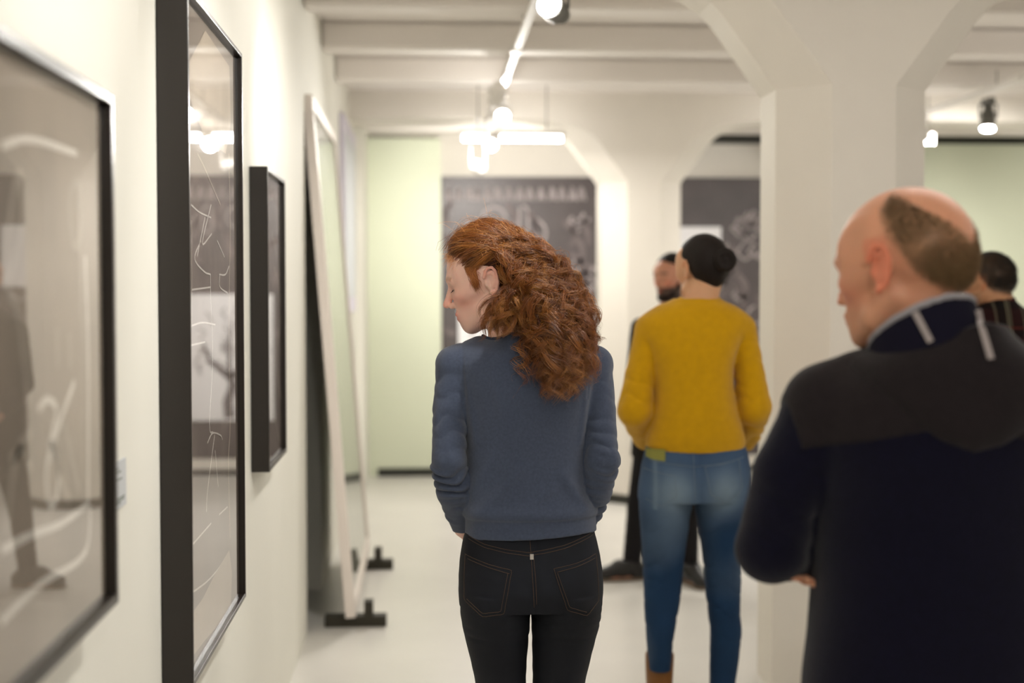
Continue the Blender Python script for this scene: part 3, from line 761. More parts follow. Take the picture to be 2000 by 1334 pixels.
def strand_mesh(name, S, Rd, Cc, m, parent, n=3):
    """S: list of (k,3) arrays, Rd: list of radii arrays, Cc: colour per strand"""
    VV = []; FF = []; CC = []; base = 0
    for P, r, c in zip(S, Rd, Cc):
        k = len(P); T_ = np.gradient(P, axis=0); T_ /= np.linalg.norm(T_, axis=1)[:, None]+1e-9
        ref = np.array([.31, .87, .38]); a = np.cross(T_, ref); a /= np.linalg.norm(a, axis=1)[:, None]+1e-9; b = np.cross(T_, a)
        ring = np.stack([P+(a*math.cos(q)+b*math.sin(q))*r[:, None] for q in [2*math.pi*i/n for i in range(n)]], 1)
        VV.append(ring.reshape(-1, 3)); i = np.arange(k-1)[:, None]*n; j = np.arange(n)[None]
        FF.append((base+np.stack([i+j, i+(j+1) % n, i+n+(j+1) % n, i+n+j], 2)).reshape(-1, 4)); CC.append(np.tile(c, (k*n, 1))); base += k*n
    return big_mesh(name, np.concatenate(VV), np.concatenate(FF), m, parent, np.concatenate(CC))

# ---------------------------------------------------------------- woman with red curls
Y1 = 3.27
w1 = thing('person', 'woman with long curly red hair in a blue grey sweater and dark jeans', 'person', (px(1037, 700, Y1).x, Y1, 0))
al, pt = R(11), R(16)
Fh = np.array([-math.cos(al)*math.cos(pt), math.sin(al)*math.cos(pt), -math.sin(pt)]); roll = R(4)
Uh = np.array([-math.cos(al)*math.sin(pt), math.sin(al)*math.sin(pt), math.cos(pt)]); Lh = np.cross(Uh, Fh); Uh = Uh*math.cos(roll)+Lh*math.sin(roll)
earp = vp(956, 549, 3.21)
H1 = Xf((0, 0, 0), Fh, Uh, .97); H1.C = earp - H1.R @ np.array([-.004, .078, .004])*H1.k
hc = H1.C
v = Vol(axis(-.05, .56, (hc[0]-.15, hc[0]+.13, .0024)), axis(2.98, 3.62, (hc[1]-.12, hc[1]+.13, .0028)), axis(0, 1.72, (1.33, 1.72, .0024)))
tx = lerp_tab([(640, Y1, .05, .05), (670, Y1, .06, .06), (760, Y1, .09, .10), (900, Y1, .08, .09), (1000, Y1, .082, .085), (1100, Y1, .094, .085), (1190, Y1, .09, .08)])
body = [(1160, 925, 1150), (1100, 915, 1158), (1000, 922, 1145), (900, 925, 1130), (800, 920, 1135), (730, 905, 1150), (690, 925, 1130), (676, 955, 1090), (664, 970, 1050)]
v.loft(rows(body, Y1, tx), 2.3, .02)
nb = vp(1003, 668, 3.265); v.cone(nb, H1((-.030, 0, -.03)), .058, .052, .02)
Jl = [(vp(968, 1150, 3.27), vp(983, 1470, 3.25), vp(985, 1780, 3.3)), (vp(1105, 1150, 3.27), vp(1088, 1470, 3.25), vp(1090, 1780, 3.3))]
legs(v, Jl, off=-.012)
aL = [vp(888, 712, 3.27), vp(878, 800, 3.25), vp(877, 900, 3.22), vp(885, 960, 3.25), vp(905, 1030, 3.34)]
aR = [vp(1160, 712, 3.27), vp(1170, 800, 3.25), vp(1174, 898, 3.22), vp(1164, 955, 3.25), vp(1138, 1030, 3.34)]
for a in (aL, aR): v.chain(a, [.036, .034, .030, .028, .024], .015); v.cone(nb*.3+a[0]*.7+np.array([0, 0, -.012]), a[0], .030, .033, .02)
hand(v, aL[-1], (.35, .62, -.9), (1, .1, .2), (0, 1, .3), .88, .6); hand(v, aR[-1], (-.35, .62, -.9), (-1, .1, .2), (0, 1, .3), .88, .6)
for s_, J in zip((-1, 1), Jl): foot(v, J[2], (s_*.15, 1), .9)
head(v, H1, {'nose': 1.0, 'w': .97})
b1, bV, bF = flesh('body', v, M['skin'], w1, skin_color(H1, srgb(240, 196, 178), srgb(150, 90, 50), {'cheek': 1.1, 'brow': .55, 'ear_red': .6, 'lash': (.10, .05, .03)}), 1)

# sweater
M['knit'] = mat('blue grey fine knit', srgb(70, 79, 99), .9, .2, bump=.35, bscale=700, weave='Z', var=.12, vscale=160, sheen=.25)
sx = lerp_tab([(640, Y1, .052, .055), (670, Y1, .078, .07), (700, Y1, .100, .09), (760, Y1, .118, .12), (850, Y1, .104, .12), (920, Y1, .098, .11), (1000, Y1, .108, .108), (1060, Y1, .118, .105)])
sw = [(1075, 902, 1167), (1040, 903, 1168), (1012, 905, 1166), (990, 903, 1161), (950, 906, 1153), (900, 909, 1149), (850, 908, 1149), (800, 904, 1152), (755, 897, 1160), (720, 888, 1168), (697, 893, 1166), (680, 914, 1146), (668, 938, 1108), (658, 958, 1062), (650, 972, 1040)]
n1, n2 = wob(3, 16), wob(4, 38)
zh = px(1037, 1006, Y1).z; zc_ = px(960, 960, Y1)
def sdisp(X, Y, Z):
    d = .0022*n1(X*1.6, Y, Z*.35)+.0011*n2(X*1.3, Y, Z*.5)
    # diagonal drag fold at the lower left, soft folds below the shoulder blades
    for (x0, y0, x1_, y1_, wd, am) in ((925, 1000, 1010, 905, .014, .007), (915, 960, 960, 880, .012, .004), (1010, 990, 1075, 940, .012, .0035), (1140, 980, 1090, 915, .014, .007), (905, 740, 925, 860, .010, .005), (1145, 740, 1130, 860, .010, .005), (960, 720, 975, 800, .012, .003)):
        p0, p1 = px(x0, y0, Y1), px(x1_, y1_, Y1); ex, ez = p1.x-p0.x, p1.z-p0.z; L2 = ex*ex+ez*ez
        t = ((X-p0.x)*ex+(Z-p0.z)*ez)/L2; dd = np.sqrt((X-p0.x-np.clip(t, 0, 1)*ex)**2+(Z-p0.z-np.clip(t, 0, 1)*ez)**2)
        d = d+am*np.exp(-(dd/wd)**2)*(Y < Y1)*np.clip(1.3-np.abs(t-.5)*1.2, 0, 1)
    zr = zh+.010*(X-.24)
    d = d-.0045/(1+np.exp((Z-zr)/.0018))-.0016*np.exp(-((Z-zr)/.0022)**2)+.0050*np.exp(-((Z-zr-.016)/.014)**2)     # ribbed hem drawn in below the seam
    return d
v = Vol(axis(-.02, .50, (-1, 2, .0028)), axis(3.06, 3.48, (2, 4, .0032)), axis(.86, 1.47, (0, 2, .0028)))
v.loft(rows(sw, Y1, sx), 2.25, .01, sdisp)
for a, sgn in ((aL, -1), (aR, 1)):
    v.cone(a[0]+np.array([-sgn*.06, 0, .016]), a[0], .050, .041, .022)
    v.cone(a[0], a[1], .0405, .0385, .016, fold=folds(2.5, .0030, 1.0, sgn, True))
    v.cone(a[1], a[2], .0380, .0395, .003, fold=folds(3.5, .0050, .9, 1.3*sgn, True, seed=2+sgn))
    v.cone(a[2], a[3], .0400, .0385, .003, fold=folds(3.6, .0150, .7, .6*sgn, True, seed=sgn))
    v.cone(a[3], a[4], .0375, .0265, .003, fold=folds(4.0, .0130, .8, 2*sgn, True, t1=.72, seed=4))
# armhole seams
def seam(X, Y, Z):
    d = 0
    for a, sgn in ((aL, -1), (aR, 1)):
        xs = a[0][0]-sgn*.017-sgn*.10*np.clip(a[0][2]-.01-Z, 0, .1); d = d-.0022*np.exp(-((X-xs)/.0028)**2)*(Z > a[0][2]-.075)*(Y < Y1+.02)
    return d
v.warp(seam)
hL, hR = px(903, 1057, Y1), px(1167, 1041, Y1)
sl_ = (hR.z-hL.z)/(hR.x-hL.x)
hx_ = [px(a, b, c) for a, b, c in ((896, 1048, 3.27), (906, 1053, 3.24), (930, 1057, 3.19), (975, 1059, 3.16), (1036, 1058, 3.15), (1097, 1052, 3.16), (1140, 1044, 3.19), (1164, 1037, 3.24), (1172, 1034, 3.27))]
v.clip(lambda X, Y, Z: np.interp(X, [q.x for q in hx_], [q.z for q in hx_])-Z+0*Y)
vneck = Vol(v.x, v.y, v.z); nk0 = nb+np.array([0, .012, -.010]); v.cone(nk0, H1((-.030, 0, -.03))+np.array([0, .01, 0.0]), .063, .066, .006, 'sub')
s1, sV, sF = flesh('sweater', v, M['knit'], w1)
ts = bvh(sV, sF)
rim = []
nd = np.array(H1((-.030, 0, -.03)))-nk0; nd /= np.linalg.norm(nd); ua = np.cross(nd, (0, 1, 0)); ua /= np.linalg.norm(ua); va = np.cross(nd, ua)
for k in range(41):
    a_ = 2*math.pi*k/40; d_ = ua*math.cos(a_)+va*math.sin(a_)
    h = ts.ray_cast(Vector(nk0+nd*.2+d_*.068), Vector(-nd), .4); rim.append(Vector(h[0])+Vector(nd)*.001 if h[0] is not None else (rim[-1] if rim else Vector(nk0+nd*.03+d_*.068)))
M['rib'] = mat('dark rib knit', srgb(58, 68, 88), .9, .2)
cr = MB().tube(rim, .0034, 8).build('neck_band', M['rib'], s1, smooth=True)

# jeans
def jeans(name, Y, hip, lgs, dx, grid, m, parent, color, disp=None, extra=None):
    v = Vol(*grid)
    v.loft(rows(hip, Y, dx), 2.35, .01, disp)
    for T, dl in lgs: v.loft(rows(T, Y, dl), 2.1, .003, disp)
    if extra: extra(v)
    return flesh(name, v, m, parent, color)
jx = lerp_tab([(1020, Y1, .095, .09), (1060, Y1, .104, .095), (1110, Y1+.0, .126, .095), (1150, Y1, .132, .095), (1185, Y1, .118, .09)])
jl = lambda c: lerp_tab([(1180, Y1+.0, .119, .090), (1240, Y1, .098, .087), (1334, Y1, .080, .078), (1470, Y1-.01, .058, .062), (1570, Y1-.0, .068, .045), (1700, Y1+.02, .045, .04), (1800, Y1+.03, .038, .045)])
hip = [(1030, 912, 1158), (1050, 904, 1164), (1075, 900, 1170), (1100, 897, 1174), (1130, 896, 1177), (1155, 895, 1177), (1178, 897, 1175)]
lL = [(1150, 902, 1034), (1188, 898, 1036), (1215, 902, 1035), (1240, 908, 1033), (1285, 919, 1028), (1334, 929, 1027), (1470, 945, 1026), (1570, 948, 1022), (1700, 960, 1010), (1812, 964, 1006)]
lR = [(1150, 1040, 1170), (1188, 1037, 1175), (1215, 1038, 1170), (1240, 1039, 1163), (1285, 1040, 1153), (1334, 1040, 1141), (1470, 1045, 1128), (1570, 1049, 1124), (1700, 1062, 1112), (1812, 1066, 1108)]
m1, m2 = wob(8, 30), wob(9, 70)
zcr = px(1037, 1195, Y1).z
PK = [[(910.5, 1094), (955, 1106), (999, 1115), (992, 1155), (984, 1199), (943, 1206.5), (908.6, 1182), (908, 1140)], [(1082, 1111.7), (1127, 1104), (1170.7, 1092.4), (1173, 1140), (1174.5, 1182), (1147.6, 1204.6), (1109, 1192), (1094, 1150)]]
def inpoly(poly, X, Z):
    ins = np.zeros(np.broadcast(X, Z).shape, bool); n = len(poly)
    for i in range(n):
        (x0, z0), (x1_, z1_) = poly[i], poly[(i+1) % n]
        if z0 == z1_: continue
        ins ^= ((z0 > Z) != (z1_ > Z)) & (X < (x1_-x0)*(Z-z0)/(z1_-z0)+x0)
    return ins
pk3 = [[(px(x, y, Y1-.11).x, px(x, y, Y1-.11).z) for x, y in P] for P in PK]
def jdisp(X, Y, Z):
    d = .0014*m1(X, Y, Z*1.4)+.0006*m2(X*.6, Y*.6, Z*2.2)
    for z_, am in ((px(0, 1232, Y1).z, .003), (px(0, 1250, Y1).z, .0024), (px(0, 1215, Y1).z, .002)):
        d = d-am*np.exp(-((Z-z_-.06*np.abs(X-px(1037, 1200, Y1).x)+.004)/.0045)**2)*(Y < Y1)*(.5+.5*np.sin(X*55+z_*90))
    d = d-.004*np.exp(-((X-px(1038, 1100, Y1).x)/.012)**2)*(Z > zcr-.01)*(Y < Y1)
    d = d+.0016*((inpoly(pk3[0], X, Z) | inpoly(pk3[1], X, Z)) & (Y < Y1))
    return d
dk = np.array(srgb(17, 19, 26)[:3]); dk2 = np.array(srgb(34, 39, 50)[:3])
def jcol(P):
    n = wob(5, 22)(P[:, 0], P[:, 1], P[:, 2]); w = np.clip(.35+.5*n, 0, 1)*np.clip(1-np.abs(P[:, 2]-.84)/.2, .1, 1)
    return dk*(1-w[:, None])+dk2*w[:, None]*.8+dk*w[:, None]*.2
j1, jV, jF = jeans('jeans', Y1, hip, [(lL, jl(0)), (lR, jl(1))], jx, (axis(.03, .46, (-1, 2, .0032)), axis(3.07, 3.43, (2, 5, .0036)), axis(.0, .98, (0, 2, .0034))), M['navy_denim'], w1, jcol, jdisp)
tj = bvh(jV, jF)
def stitches(tree, lines, Yq, r, m, parent, name='stitching', n=6):
    for ln in lines:
        pts = [px(a, b, Yq) for a, b in [tuple(q) for q in smoothline(ln, n)]]
        # cast from the camera side through each point
        out = []
        for p in pts:
            h = tree.ray_cast(Vector((p.x, p.y-.35, p.z)), Vector((0, 1, 0)), 1)
            if h[0] is not None: out.append(h[0]+h[1]*r*.6)
        if len(out) > 2: MB().tube(out, r, 6).build(name, m, parent, smooth=True)
poly = lambda P: sum([[tuple(np.array(P[i])*(1-t)+np.array(P[i+1])*t) for t in (0, .33, .66)] for i in range(len(P)-1)], [])+[P[-1]]
off = lambda P, dx_, dy_: [(x+dx_, y+dy_) for x, y in P]
Yq = Y1-.12
yk = [(903, 1058), (947, 1075), (990, 1083), (1036, 1088), (1070, 1082), (1105, 1075), (1165, 1056)]
stitches(tj, [poly(yk), poly(off(yk, 0, -6)), poly(PK[0]+PK[0][:1]), poly([(915, 1101), (956, 1112), (995, 1121)]), poly([(992, 1120), (985, 1156), (978, 1194), (943, 1200), (913, 1179)]),
              poly(PK[1]+PK[1][:1]), poly([(1088, 1118), (1128, 1110), (1168, 1099)]), poly([(1089, 1120), (1100, 1151), (1113, 1186), (1147, 1198)]), poly([(1036, 1050), (1038, 1088), (1040, 1130), (1043, 1186)]), poly([(1043, 1092), (1046, 1130), (1048, 1180)])], Yq, .0007, M['stitch'], j1, n=2)
p = lay(tj, [(px(1039, 1089, Yq).x, px(1039, 1089, Yq).z)], 2.9)
if p: MB().box(p[0].x-.004, p[0].x+.004, p[0].y-.002, p[0].y+.001, p[0].z-.007, p[0].z+.005).build('back_loop', mat('pale tag', srgb(190, 184, 176), .8), j1)
M['shoe_dark'] = mat('black leather shoe', srgb(24, 22, 22), .4, .5)
def shoe(name, ankle, d, m, parent, k=1.0, high=0.0, r=.046, sole=None):
    a = np.array(ankle, float); v = Vol(axis(a[0]-.2, a[0]+.2, (-9, 9, .006)), axis(a[1]-.22, a[1]+.22, (-9, 9, .006)), axis(0, .34, (-1, 1, .006)))
    d = np.array([d[0], d[1], 0.]); d /= np.linalg.norm(d); h = a-d*.050*k; t = a+d*.145*k; mid = a+d*.05*k
    hz = h.copy(); hz[2] = .042; tz = t.copy(); tz[2] = .032; mz = mid.copy(); mz[2] = .062; az = a.copy(); az[2] = .10+high
    v.cone(hz, mz, .040*k, .040*k, .02); v.cone(mz, tz, .040*k, .034*k, .02); v.cone(hz+d*.02, az, .042*k, r, .02); v.cone(mz, az, .038*k, r, .03)
    v.clip(lambda X, Y, Z: .006-Z+0*X+0*Y); v.clip(lambda X, Y, Z: Z-(.105+high)+0*X+0*Y)
    o, V_, F_ = flesh(name, v, m, parent)
    v = Vol(v.x, v.y, axis(0, .05, (-1, 1, .004))); hz[2] = tz[2] = .012
    v.cone(hz, tz, .042*k, .038*k, .0); v.clip(lambda X, Y, Z: np.maximum(Z-.016, .001-Z)+0*X+0*Y)
    flesh('sole', v, sole or M['shoe_dark'], o); return o
for s_, J in zip((-1, 1), Jl): shoe('shoe', J[2], (s_*.15, 1), M['shoe_dark'], w1, .92)

# red curls ------------------------------------------------
rg = np.random.RandomState(11)
cE, rE = np.array([-.006, 0, .042]), np.array([.099, .0745, .083])
def scalp(thd, phd, lift=0.0):
    t_, p_ = math.radians(thd), math.radians(phd)
    d_ = np.array([math.cos(p_)*math.cos(t_), math.cos(p_)*math.sin(t_), math.sin(p_)])
    q = cE+rE*d_
    if p_ < .2 and math.cos(t_) < 0: q = np.array([q[0]*(1-.12*(.2-p_)), q[1], q[2]])
    return q+d_*lift
def phmin(t):   # hairline height by azimuth
    t = abs(t); return float(np.interp(t, [0, 25, 45, 60, 75, 88, 100, 115, 140, 180], [36, 34, 22, 6, -2, 0, -22, -45, -55, -55]))
Kc = H1.inv(vp(1000, 470, 3.20)[None])[0]-cE; Kc = cE+Kc/np.linalg.norm(Kc/rE)
mass_rt = lambda y: np.interp(y, [450, 480, 520, 560, 600, 640, 680, 715, 745, 775, 790], [1026, 1050, 1082, 1106, 1128, 1146, 1162, 1168, 1158, 1128, 1100])
mass_lf = lambda y: np.interp(y, [600, 640, 660, 700, 740, 780], [955, 985, 1012, 1024, 1044, 1066])
def bez(a, b, c, d_, n): t = np.linspace(0, 1, n)[:, None]; return a*(1-t)**3+3*b*t*(1-t)**2+3*c*t*t*(1-t)+d_*t**3
def resample(P, n):
    s = np.r_[0, np.cumsum(np.linalg.norm(np.diff(P, axis=0), axis=1))]; u_ = np.linspace(0, s[-1], n)
    return np.stack([np.interp(u_, s, P[:, j]) for j in range(3)], 1), s[-1]
def back_y(x, y):   # depth of the hair where it lies on the back of the sweater
    q = px(x, y, 3.1); h = ts.ray_cast(Vector((q.x, 2.8, q.z)), Vector((0, 1, 0)), .8)
    yy = h[0].y if h[0] is not None else 3.24
    return min(yy, 3.24)
guides = []
def add_guide(kind, th0, ph0):
    root = scalp(th0, ph0, .002); P = []
    if kind == 'top':      # over the skull to the clip
        d0 = (root-cE)/rE; d1 = (Kc-cE)/rE; d0 /= np.linalg.norm(d0); d1 /= np.linalg.norm(d1)
        d1 = d1+rg.normal(0, .10, 3); d1 /= np.linalg.norm(d1); om = math.acos(np.clip(d0@d1, -1, 1))
        lift = rg.uniform(.006, .016)
        for t in np.linspace(0, 1, 14):
            d_ = (math.sin((1-t)*om)*d0+math.sin(t*om)*d1)/max(math.sin(om), 1e-3); d_ /= np.linalg.norm(d_)
            P.append(H1(cE+(rE+lift*math.sin(math.pi*min(t*1.15, 1))+.003)*d_))
        P = np.array(P); rel = P[-1]; tan = P[-1]-P[-3]
    else:
        out = H1(scalp(th0, ph0, .02))-H1(root); out /= np.linalg.norm(out)
        P = np.array([H1(root)]); rel = P[0]+out*.012; tan = out*.35+np.array([.12, -.10, -.9])
    tan = tan/np.linalg.norm(tan)
    if kind == 'side':     # short mass below the ear along the jaw
        x, y = rg.uniform(934, 1025), rg.uniform(618, 664)
        end = vp(x, y, rg.uniform(3.135, 3.19))
    elif kind == 'wisp':
        x, y = ((rg.uniform(962, 984), rg.uniform(690, 742)) if rg.rand() < .5 else (rg.uniform(1008, 1026), rg.uniform(720, 800))); end = vp(x, y, back_y(x, y)-.006)
    else:
        y = 640+145*rg.beta(2.2, 1.1) if rg.rand() < .78 else rg.uniform(540, 660)
        u_ = rg.beta(1.15, 1.0); lo, hi = mass_lf(y), mass_rt(y)
        x = lo+(hi-lo)*u_ if y > 650 else hi-rg.uniform(0, 45)
        yb = back_y(x, y); end = vp(x, y, yb-.008-.075*rg.beta(1.3, 1.6)*math.sin(math.pi*np.clip(.15+.75*u_, 0, 1)))
    L_ = np.linalg.norm(end-rel)
    bulge = np.array([.10*max(0, (end-rel)[0])+.008, -.05, .02])
    if kind == 'side': bulge = np.array([.01, -.03, 0])
    c1 = rel+tan*L_*.20+bulge*.5; c2 = end+np.array([rg.normal(0, .012)+.012, -.03+rg.normal(0, .01), L_*.38])
    P = np.concatenate([P[:-1] if len(P) > 1 else P, bez(rel, c1, c2, end, 30)])
    guides.append((kind, P))
for k in range(120):
    while True:
        t_ = rg.uniform(-75, 125); p_ = rg.uniform(0, 85)
        if p_ > phmin(t_)+2 and not (abs(t_) > 110 and p_ < 30): break
    add_guide('top', t_, p_)
for k in range(34): t_ = rg.uniform(-30, 95); add_guide('top', t_, phmin(t_)+rg.uniform(1, 7))
for k in range(150):
    while True:
        t_ = rg.uniform(100, 262); p_ = rg.uniform(-55, 62)
        if p_ > phmin(t_ if t_ < 180 else 360-t_): break
    add_guide('back', t_, p_)
for k in range(64): add_guide('side', rg.uniform(106, 150), rg.uniform(-55, -8))
for k in range(4): add_guide('wisp', rg.uniform(120, 170), rg.uniform(-50, -25))
def earblock(Q, kind):
    q = H1.inv(Q)
    if kind == 'side': return bool(np.any((q[:, 0] > -.022) & (q[:, 2] > -.020) & (q[:, 1] > .055)))
    return bool(np.any((q[:, 0] > -.026) & (q[:, 0] < .020) & (q[:, 2] > -.026) & (q[:, 2] < .038) & (q[:, 1] > .060)))
hair_c = [np.array(srgb(*c)[:3]) for c in ((196, 124, 56), (172, 98, 38), (146, 78, 28), (220, 154, 84), (112, 58, 22))]
S, Rr, Cc = [], [], []
mass = []
for gi, (kind, G) in enumerate(guides):
    npt = 52 if kind != 'side' else 34
    P, Lt = resample(G, npt); s = np.linspace(0, Lt, npt); mass.append((kind, P))
    start = {'top': np.linalg.norm(np.diff(G[:13], axis=0), axis=1).sum(), 'back': .03, 'side': .02, 'wisp': .05}[kind]
    amp0 = rg.uniform(.008, .0195) if kind != 'side' else rg.uniform(.006, .011)
    wl = rg.uniform(.046, .080); ph0 = rg.uniform(0, 6.28); hand_ = rg.choice([-1, 1])
    T_ = np.gradient(P, axis=0); T_ /= np.linalg.norm(T_, axis=1)[:, None]
    a = np.cross(T_, (0, 1, .1)); a /= np.linalg.norm(a, axis=1)[:, None]; b = np.cross(T_, a)
    ns = {'top': 48, 'back': 48, 'side': 64, 'wisp': 8}[kind]; cg = rg.randint(0, 5); warpn = rg.uniform(0, 6.28)
    for q in range(ns):
        fz = rg.rand() < .11
        am = (.0022+(amp0-.0022)*np.clip((s-start)/.10, 0, 1))*(rg.uniform(.75, 1.2) if not fz else rg.uniform(.5, 1.7))
        pq = ph0+(rg.normal(0, .20) if not fz else rg.uniform(0, 6.28)); wq = wl*(1+rg.normal(0, .006 if not fz else .2))
        phs = pq+hand_*2*math.pi*(s+.010*np.sin(s*60+warpn))/wq
        wf = np.where(s < start, .5, 1)
        o_ = rg.normal(0, 1, 3)*(.0027 if kind != 'top' else .0040)*(1.0 if not fz else 2.6)
        taper = 1-.25*s/Lt
        Q = P+a*(np.cos(phs)*am*wf)[:, None]+b*(np.sin(phs)*am*wf)[:, None]+(o_[None]*taper[:, None])+np.stack([np.sin(s*41+o_[0]*900), np.sin(s*37+o_[1]*900), np.sin(s*33+o_[2]*900)], 1)*.0012
        cut = npt-rg.randint(0, 7)
        Q = Q[:cut]; r = np.full(cut, .00036 if not fz else .00025); r[-8:] *= np.linspace(1, .25, 8)
        if earblock(Q, kind): continue
        S.append(Q); Rr.append(r); c_ = hair_c[cg]*(.6)+hair_c[rg.randint(0, 5)]*.4; Cc.append(c_*np.array([.80, .77, .58])*rg.uniform(.6, 1.2))
tb = bvh(bV, bF)
def outside(P, gap):
    out = []
    for p in P:
        h = tb.find_nearest(Vector(p)); d_ = (Vector(p)-h[0]).dot(h[1]) if h[0] is not None else 1; out.append(np.array(h[0]+h[1]*gap) if d_ < gap else p)
    return np.array(out)
# temple wisps in front of the ear and baby hair at the hairline
for k in range(240):
    t_ = rg.uniform(66, 84); root = H1(scalp(t_, phmin(t_)+rg.uniform(-2, 10), .001)); down = H1((.024+rg.normal(0, .005), .070+rg.normal(0, .002), .004+rg.normal(0, .010)))
    P = bez(root, root+(H1((.04, .078, .02))-H1((.0, .07, .02)))*.4, down+np.array([-.01, 0, .015]), down, 16); ph0 = 1.0+rg.normal(0, .5)
    s = np.linspace(0, 1, 16); P = P+np.stack([np.cos(ph0+9*s), 0*s, np.sin(ph0+9*s)], 1)*(.0050*s)[:, None]; P = outside(P, .0012+.002*rg.rand())
    S.append(P); r = np.full(16, .0003); r[-5:] *= np.linspace(1, .3, 5); Rr.append(r); Cc.append(hair_c[rg.choice([0, 3, 1])]*np.array([.8, .68, .6])*rg.uniform(.7, 1.15))
for k in range(260):
    t_ = rg.uniform(-40, 60); root = H1(scalp(t_, phmin(t_)+rg.uniform(-5, 6), .001)); o_ = H1.R @ np.array([.75, rg.uniform(-.3, .5), rg.uniform(-.5, .5)])
    L_ = rg.uniform(.012, .032); P = bez(root, root+o_*L_*.4, root+o_*L_*.7+np.array([0, 0, rg.uniform(-.010, .006)]), root+o_*L_*.8+np.array([rg.normal(0, .006), 0, rg.uniform(-.018, .006)]), 10)
    S.append(P); r = np.full(10, .00022); r[-4:] *= np.linspace(1, .3, 4); Rr.append(r); Cc.append(hair_c[3]*1.2)
for k in range(220):   # flyaway halo
    kind, G = guides[rg.randint(0, 154)]; i = rg.randint(4, min(len(G)-4, 34)); p0 = G[i]; o_ = (p0-H1((-.02, 0, .02))); o_ /= np.linalg.norm(o_)
    L_ = rg.uniform(.015, .05); side_ = rg.normal(0, 1, 3); P = bez(p0, p0+o_*L_*.5, p0+o_*L_*.8+side_*.010, p0+o_*L_*.8+side_*.016+np.array([0, 0, -.01]), 12)
    S.append(P); Rr.append(np.full(12, .00019)); Cc.append(hair_c[3]*1.15)
# dense underlying mass that the strands grow from
v = Vol(axis(hc[0]-.16, hc[0]+.28, (-9, 9, .0042)), axis(3.0, 3.44, (-9, 9, .0042)), axis(1.24, 1.70, (-9, 9, .0042)))
Ef = lambda c, r, k=.01, mode='add': v.ell(H1(c), np.array(r)*H1.k, H1.R, k, mode)
Ef((-.008, 0, .044), (.101, .0785, .086), 0); Ef((-.054, 0, .02), (.056, .066, .064), .02)
mo = np.array([0, .010, 0])
for kind, P in mass:
    if kind in ('back', 'top'):
        Q = P[16:] if kind == 'top' else P[6:]
        for i in range(0, len(Q)-8, 5): v.cone(Q[i]+mo, Q[min(i+5, len(Q)-1)]+mo, .0045, .0045, .006)
    if kind == 'side':
        for i in range(2, len(P)-16, 6): v.cone(P[i]+mo, P[min(i+6, len(P)-1)]+mo, .004, .003, .004)
def notface(X, Y, Z):   # cut the cap back to the hairline
    a = H1.R; dx, dy, dz = X-H1.C[0], Y-H1.C[1], Z-H1.C[2]
    f_ = (dx*a[0, 0]+dy*a[1, 0]+dz*a[2, 0])/H1.k; l_ = (dx*a[0, 1]+dy*a[1, 1]+dz*a[2, 1])/H1.k; u_ = (dx*a[0, 2]+dy*a[1, 2]+dz*a[2, 2])/H1.k
    line = np.interp(f_, [-.045, -.022, -.010, .012, .04, .07, .1], [-.10, -.03, .040, .042, .052, .080, .112])
    return np.where((f_ > -.030) & (np.abs(l_) < .12), (line-u_)*.7, -1)
v.clip(notface)
dkh = np.array(srgb(70, 32, 12)[:3])
hb, hV, hF = flesh('hair', v, M['hair_base'], w1, lambda P: np.tile(dkh, (len(P), 1))*(.8+.3*wob(6, 90)(P[:, 0], P[:, 1], P[:, 2]))[:, None])
hb['label'] = 'long auburn curls pinned back at the crown'
strand_mesh('hair_strands', S, Rr, Cc, M['hair_strand'], hb)['kind'] = 'stuff'
# hair clip
kp = H1(Kc+np.array([0, .004, .012])); MB().tube([kp+np.array([-.014, -.004, .004]), kp+np.array([0, -.006, -.002]), kp+np.array([.016, -.004, -.010])], .0018, 8).build('hair_clip', mat('metal clip', srgb(150, 140, 130), .3, .5, 1), w1, smooth=True)
# lashes
lb_ = MB()
for k in range(14):
    l_ = .020+.022*k/13; a_ = H1((.0925-.25*(l_-.031)**2*20, l_, .006)); b_ = H1((.0990-.3*(l_-.031)**2*20, l_+.002, .0015)); lb_.tube([a_, (a_+b_)/2+np.array([0, 0, -.0006]), b_], [.0003, .00022, .0001], 4)
tag(lb_.build('eyelashes', mat('lashes', srgb(60, 34, 20), .7), w1), kind='stuff')
def sd_poly(poly, X, Z):
    """signed distance to a polygon in the x-z plane"""
    X, Z = np.broadcast_arrays(X[:, :, 0:1] if X.ndim == 3 else X, Z); d = None
    n = len(poly)
    for i in range(n):
        (a, b), (c, e) = poly[i], poly[(i+1) % n]; ex, ez = c-a, e-b
        t = np.clip(((X-a)*ex+(Z-b)*ez)/(ex*ex+ez*ez), 0, 1); q = (X-a-t*ex)**2+(Z-b-t*ez)**2
        d = q if d is None else np.minimum(d, q)
    d = np.sqrt(d); return np.where(inpoly(poly, X, Z), -d, d)
def pz(pts, Y): return [(lambda q: (q.x, q.z))(px(a, b, Y)) for a, b in pts]
def cap(V, X, t=.006, w=1.0):
    E = lambda c, r, k: V.ell(X(c), np.array(r)*X.k, X.R, k)
    E((-.006, 0, .042), (.099+t, .076*w+t, .083+t), 0); E((-.052, 0, .018), (.052+t, .064*w+t, .062+t), .02)
def local(X, f):
    def g(Xx, Yy, Zz):
        a = X.R; dx, dy, dz = Xx-X.C[0], Yy-X.C[1], Zz-X.C[2]
        c = [(dx*a[0, i]+dy*a[1, i]+dz*a[2, i])/X.k for i in range(3)]; return f(*c)
    return g
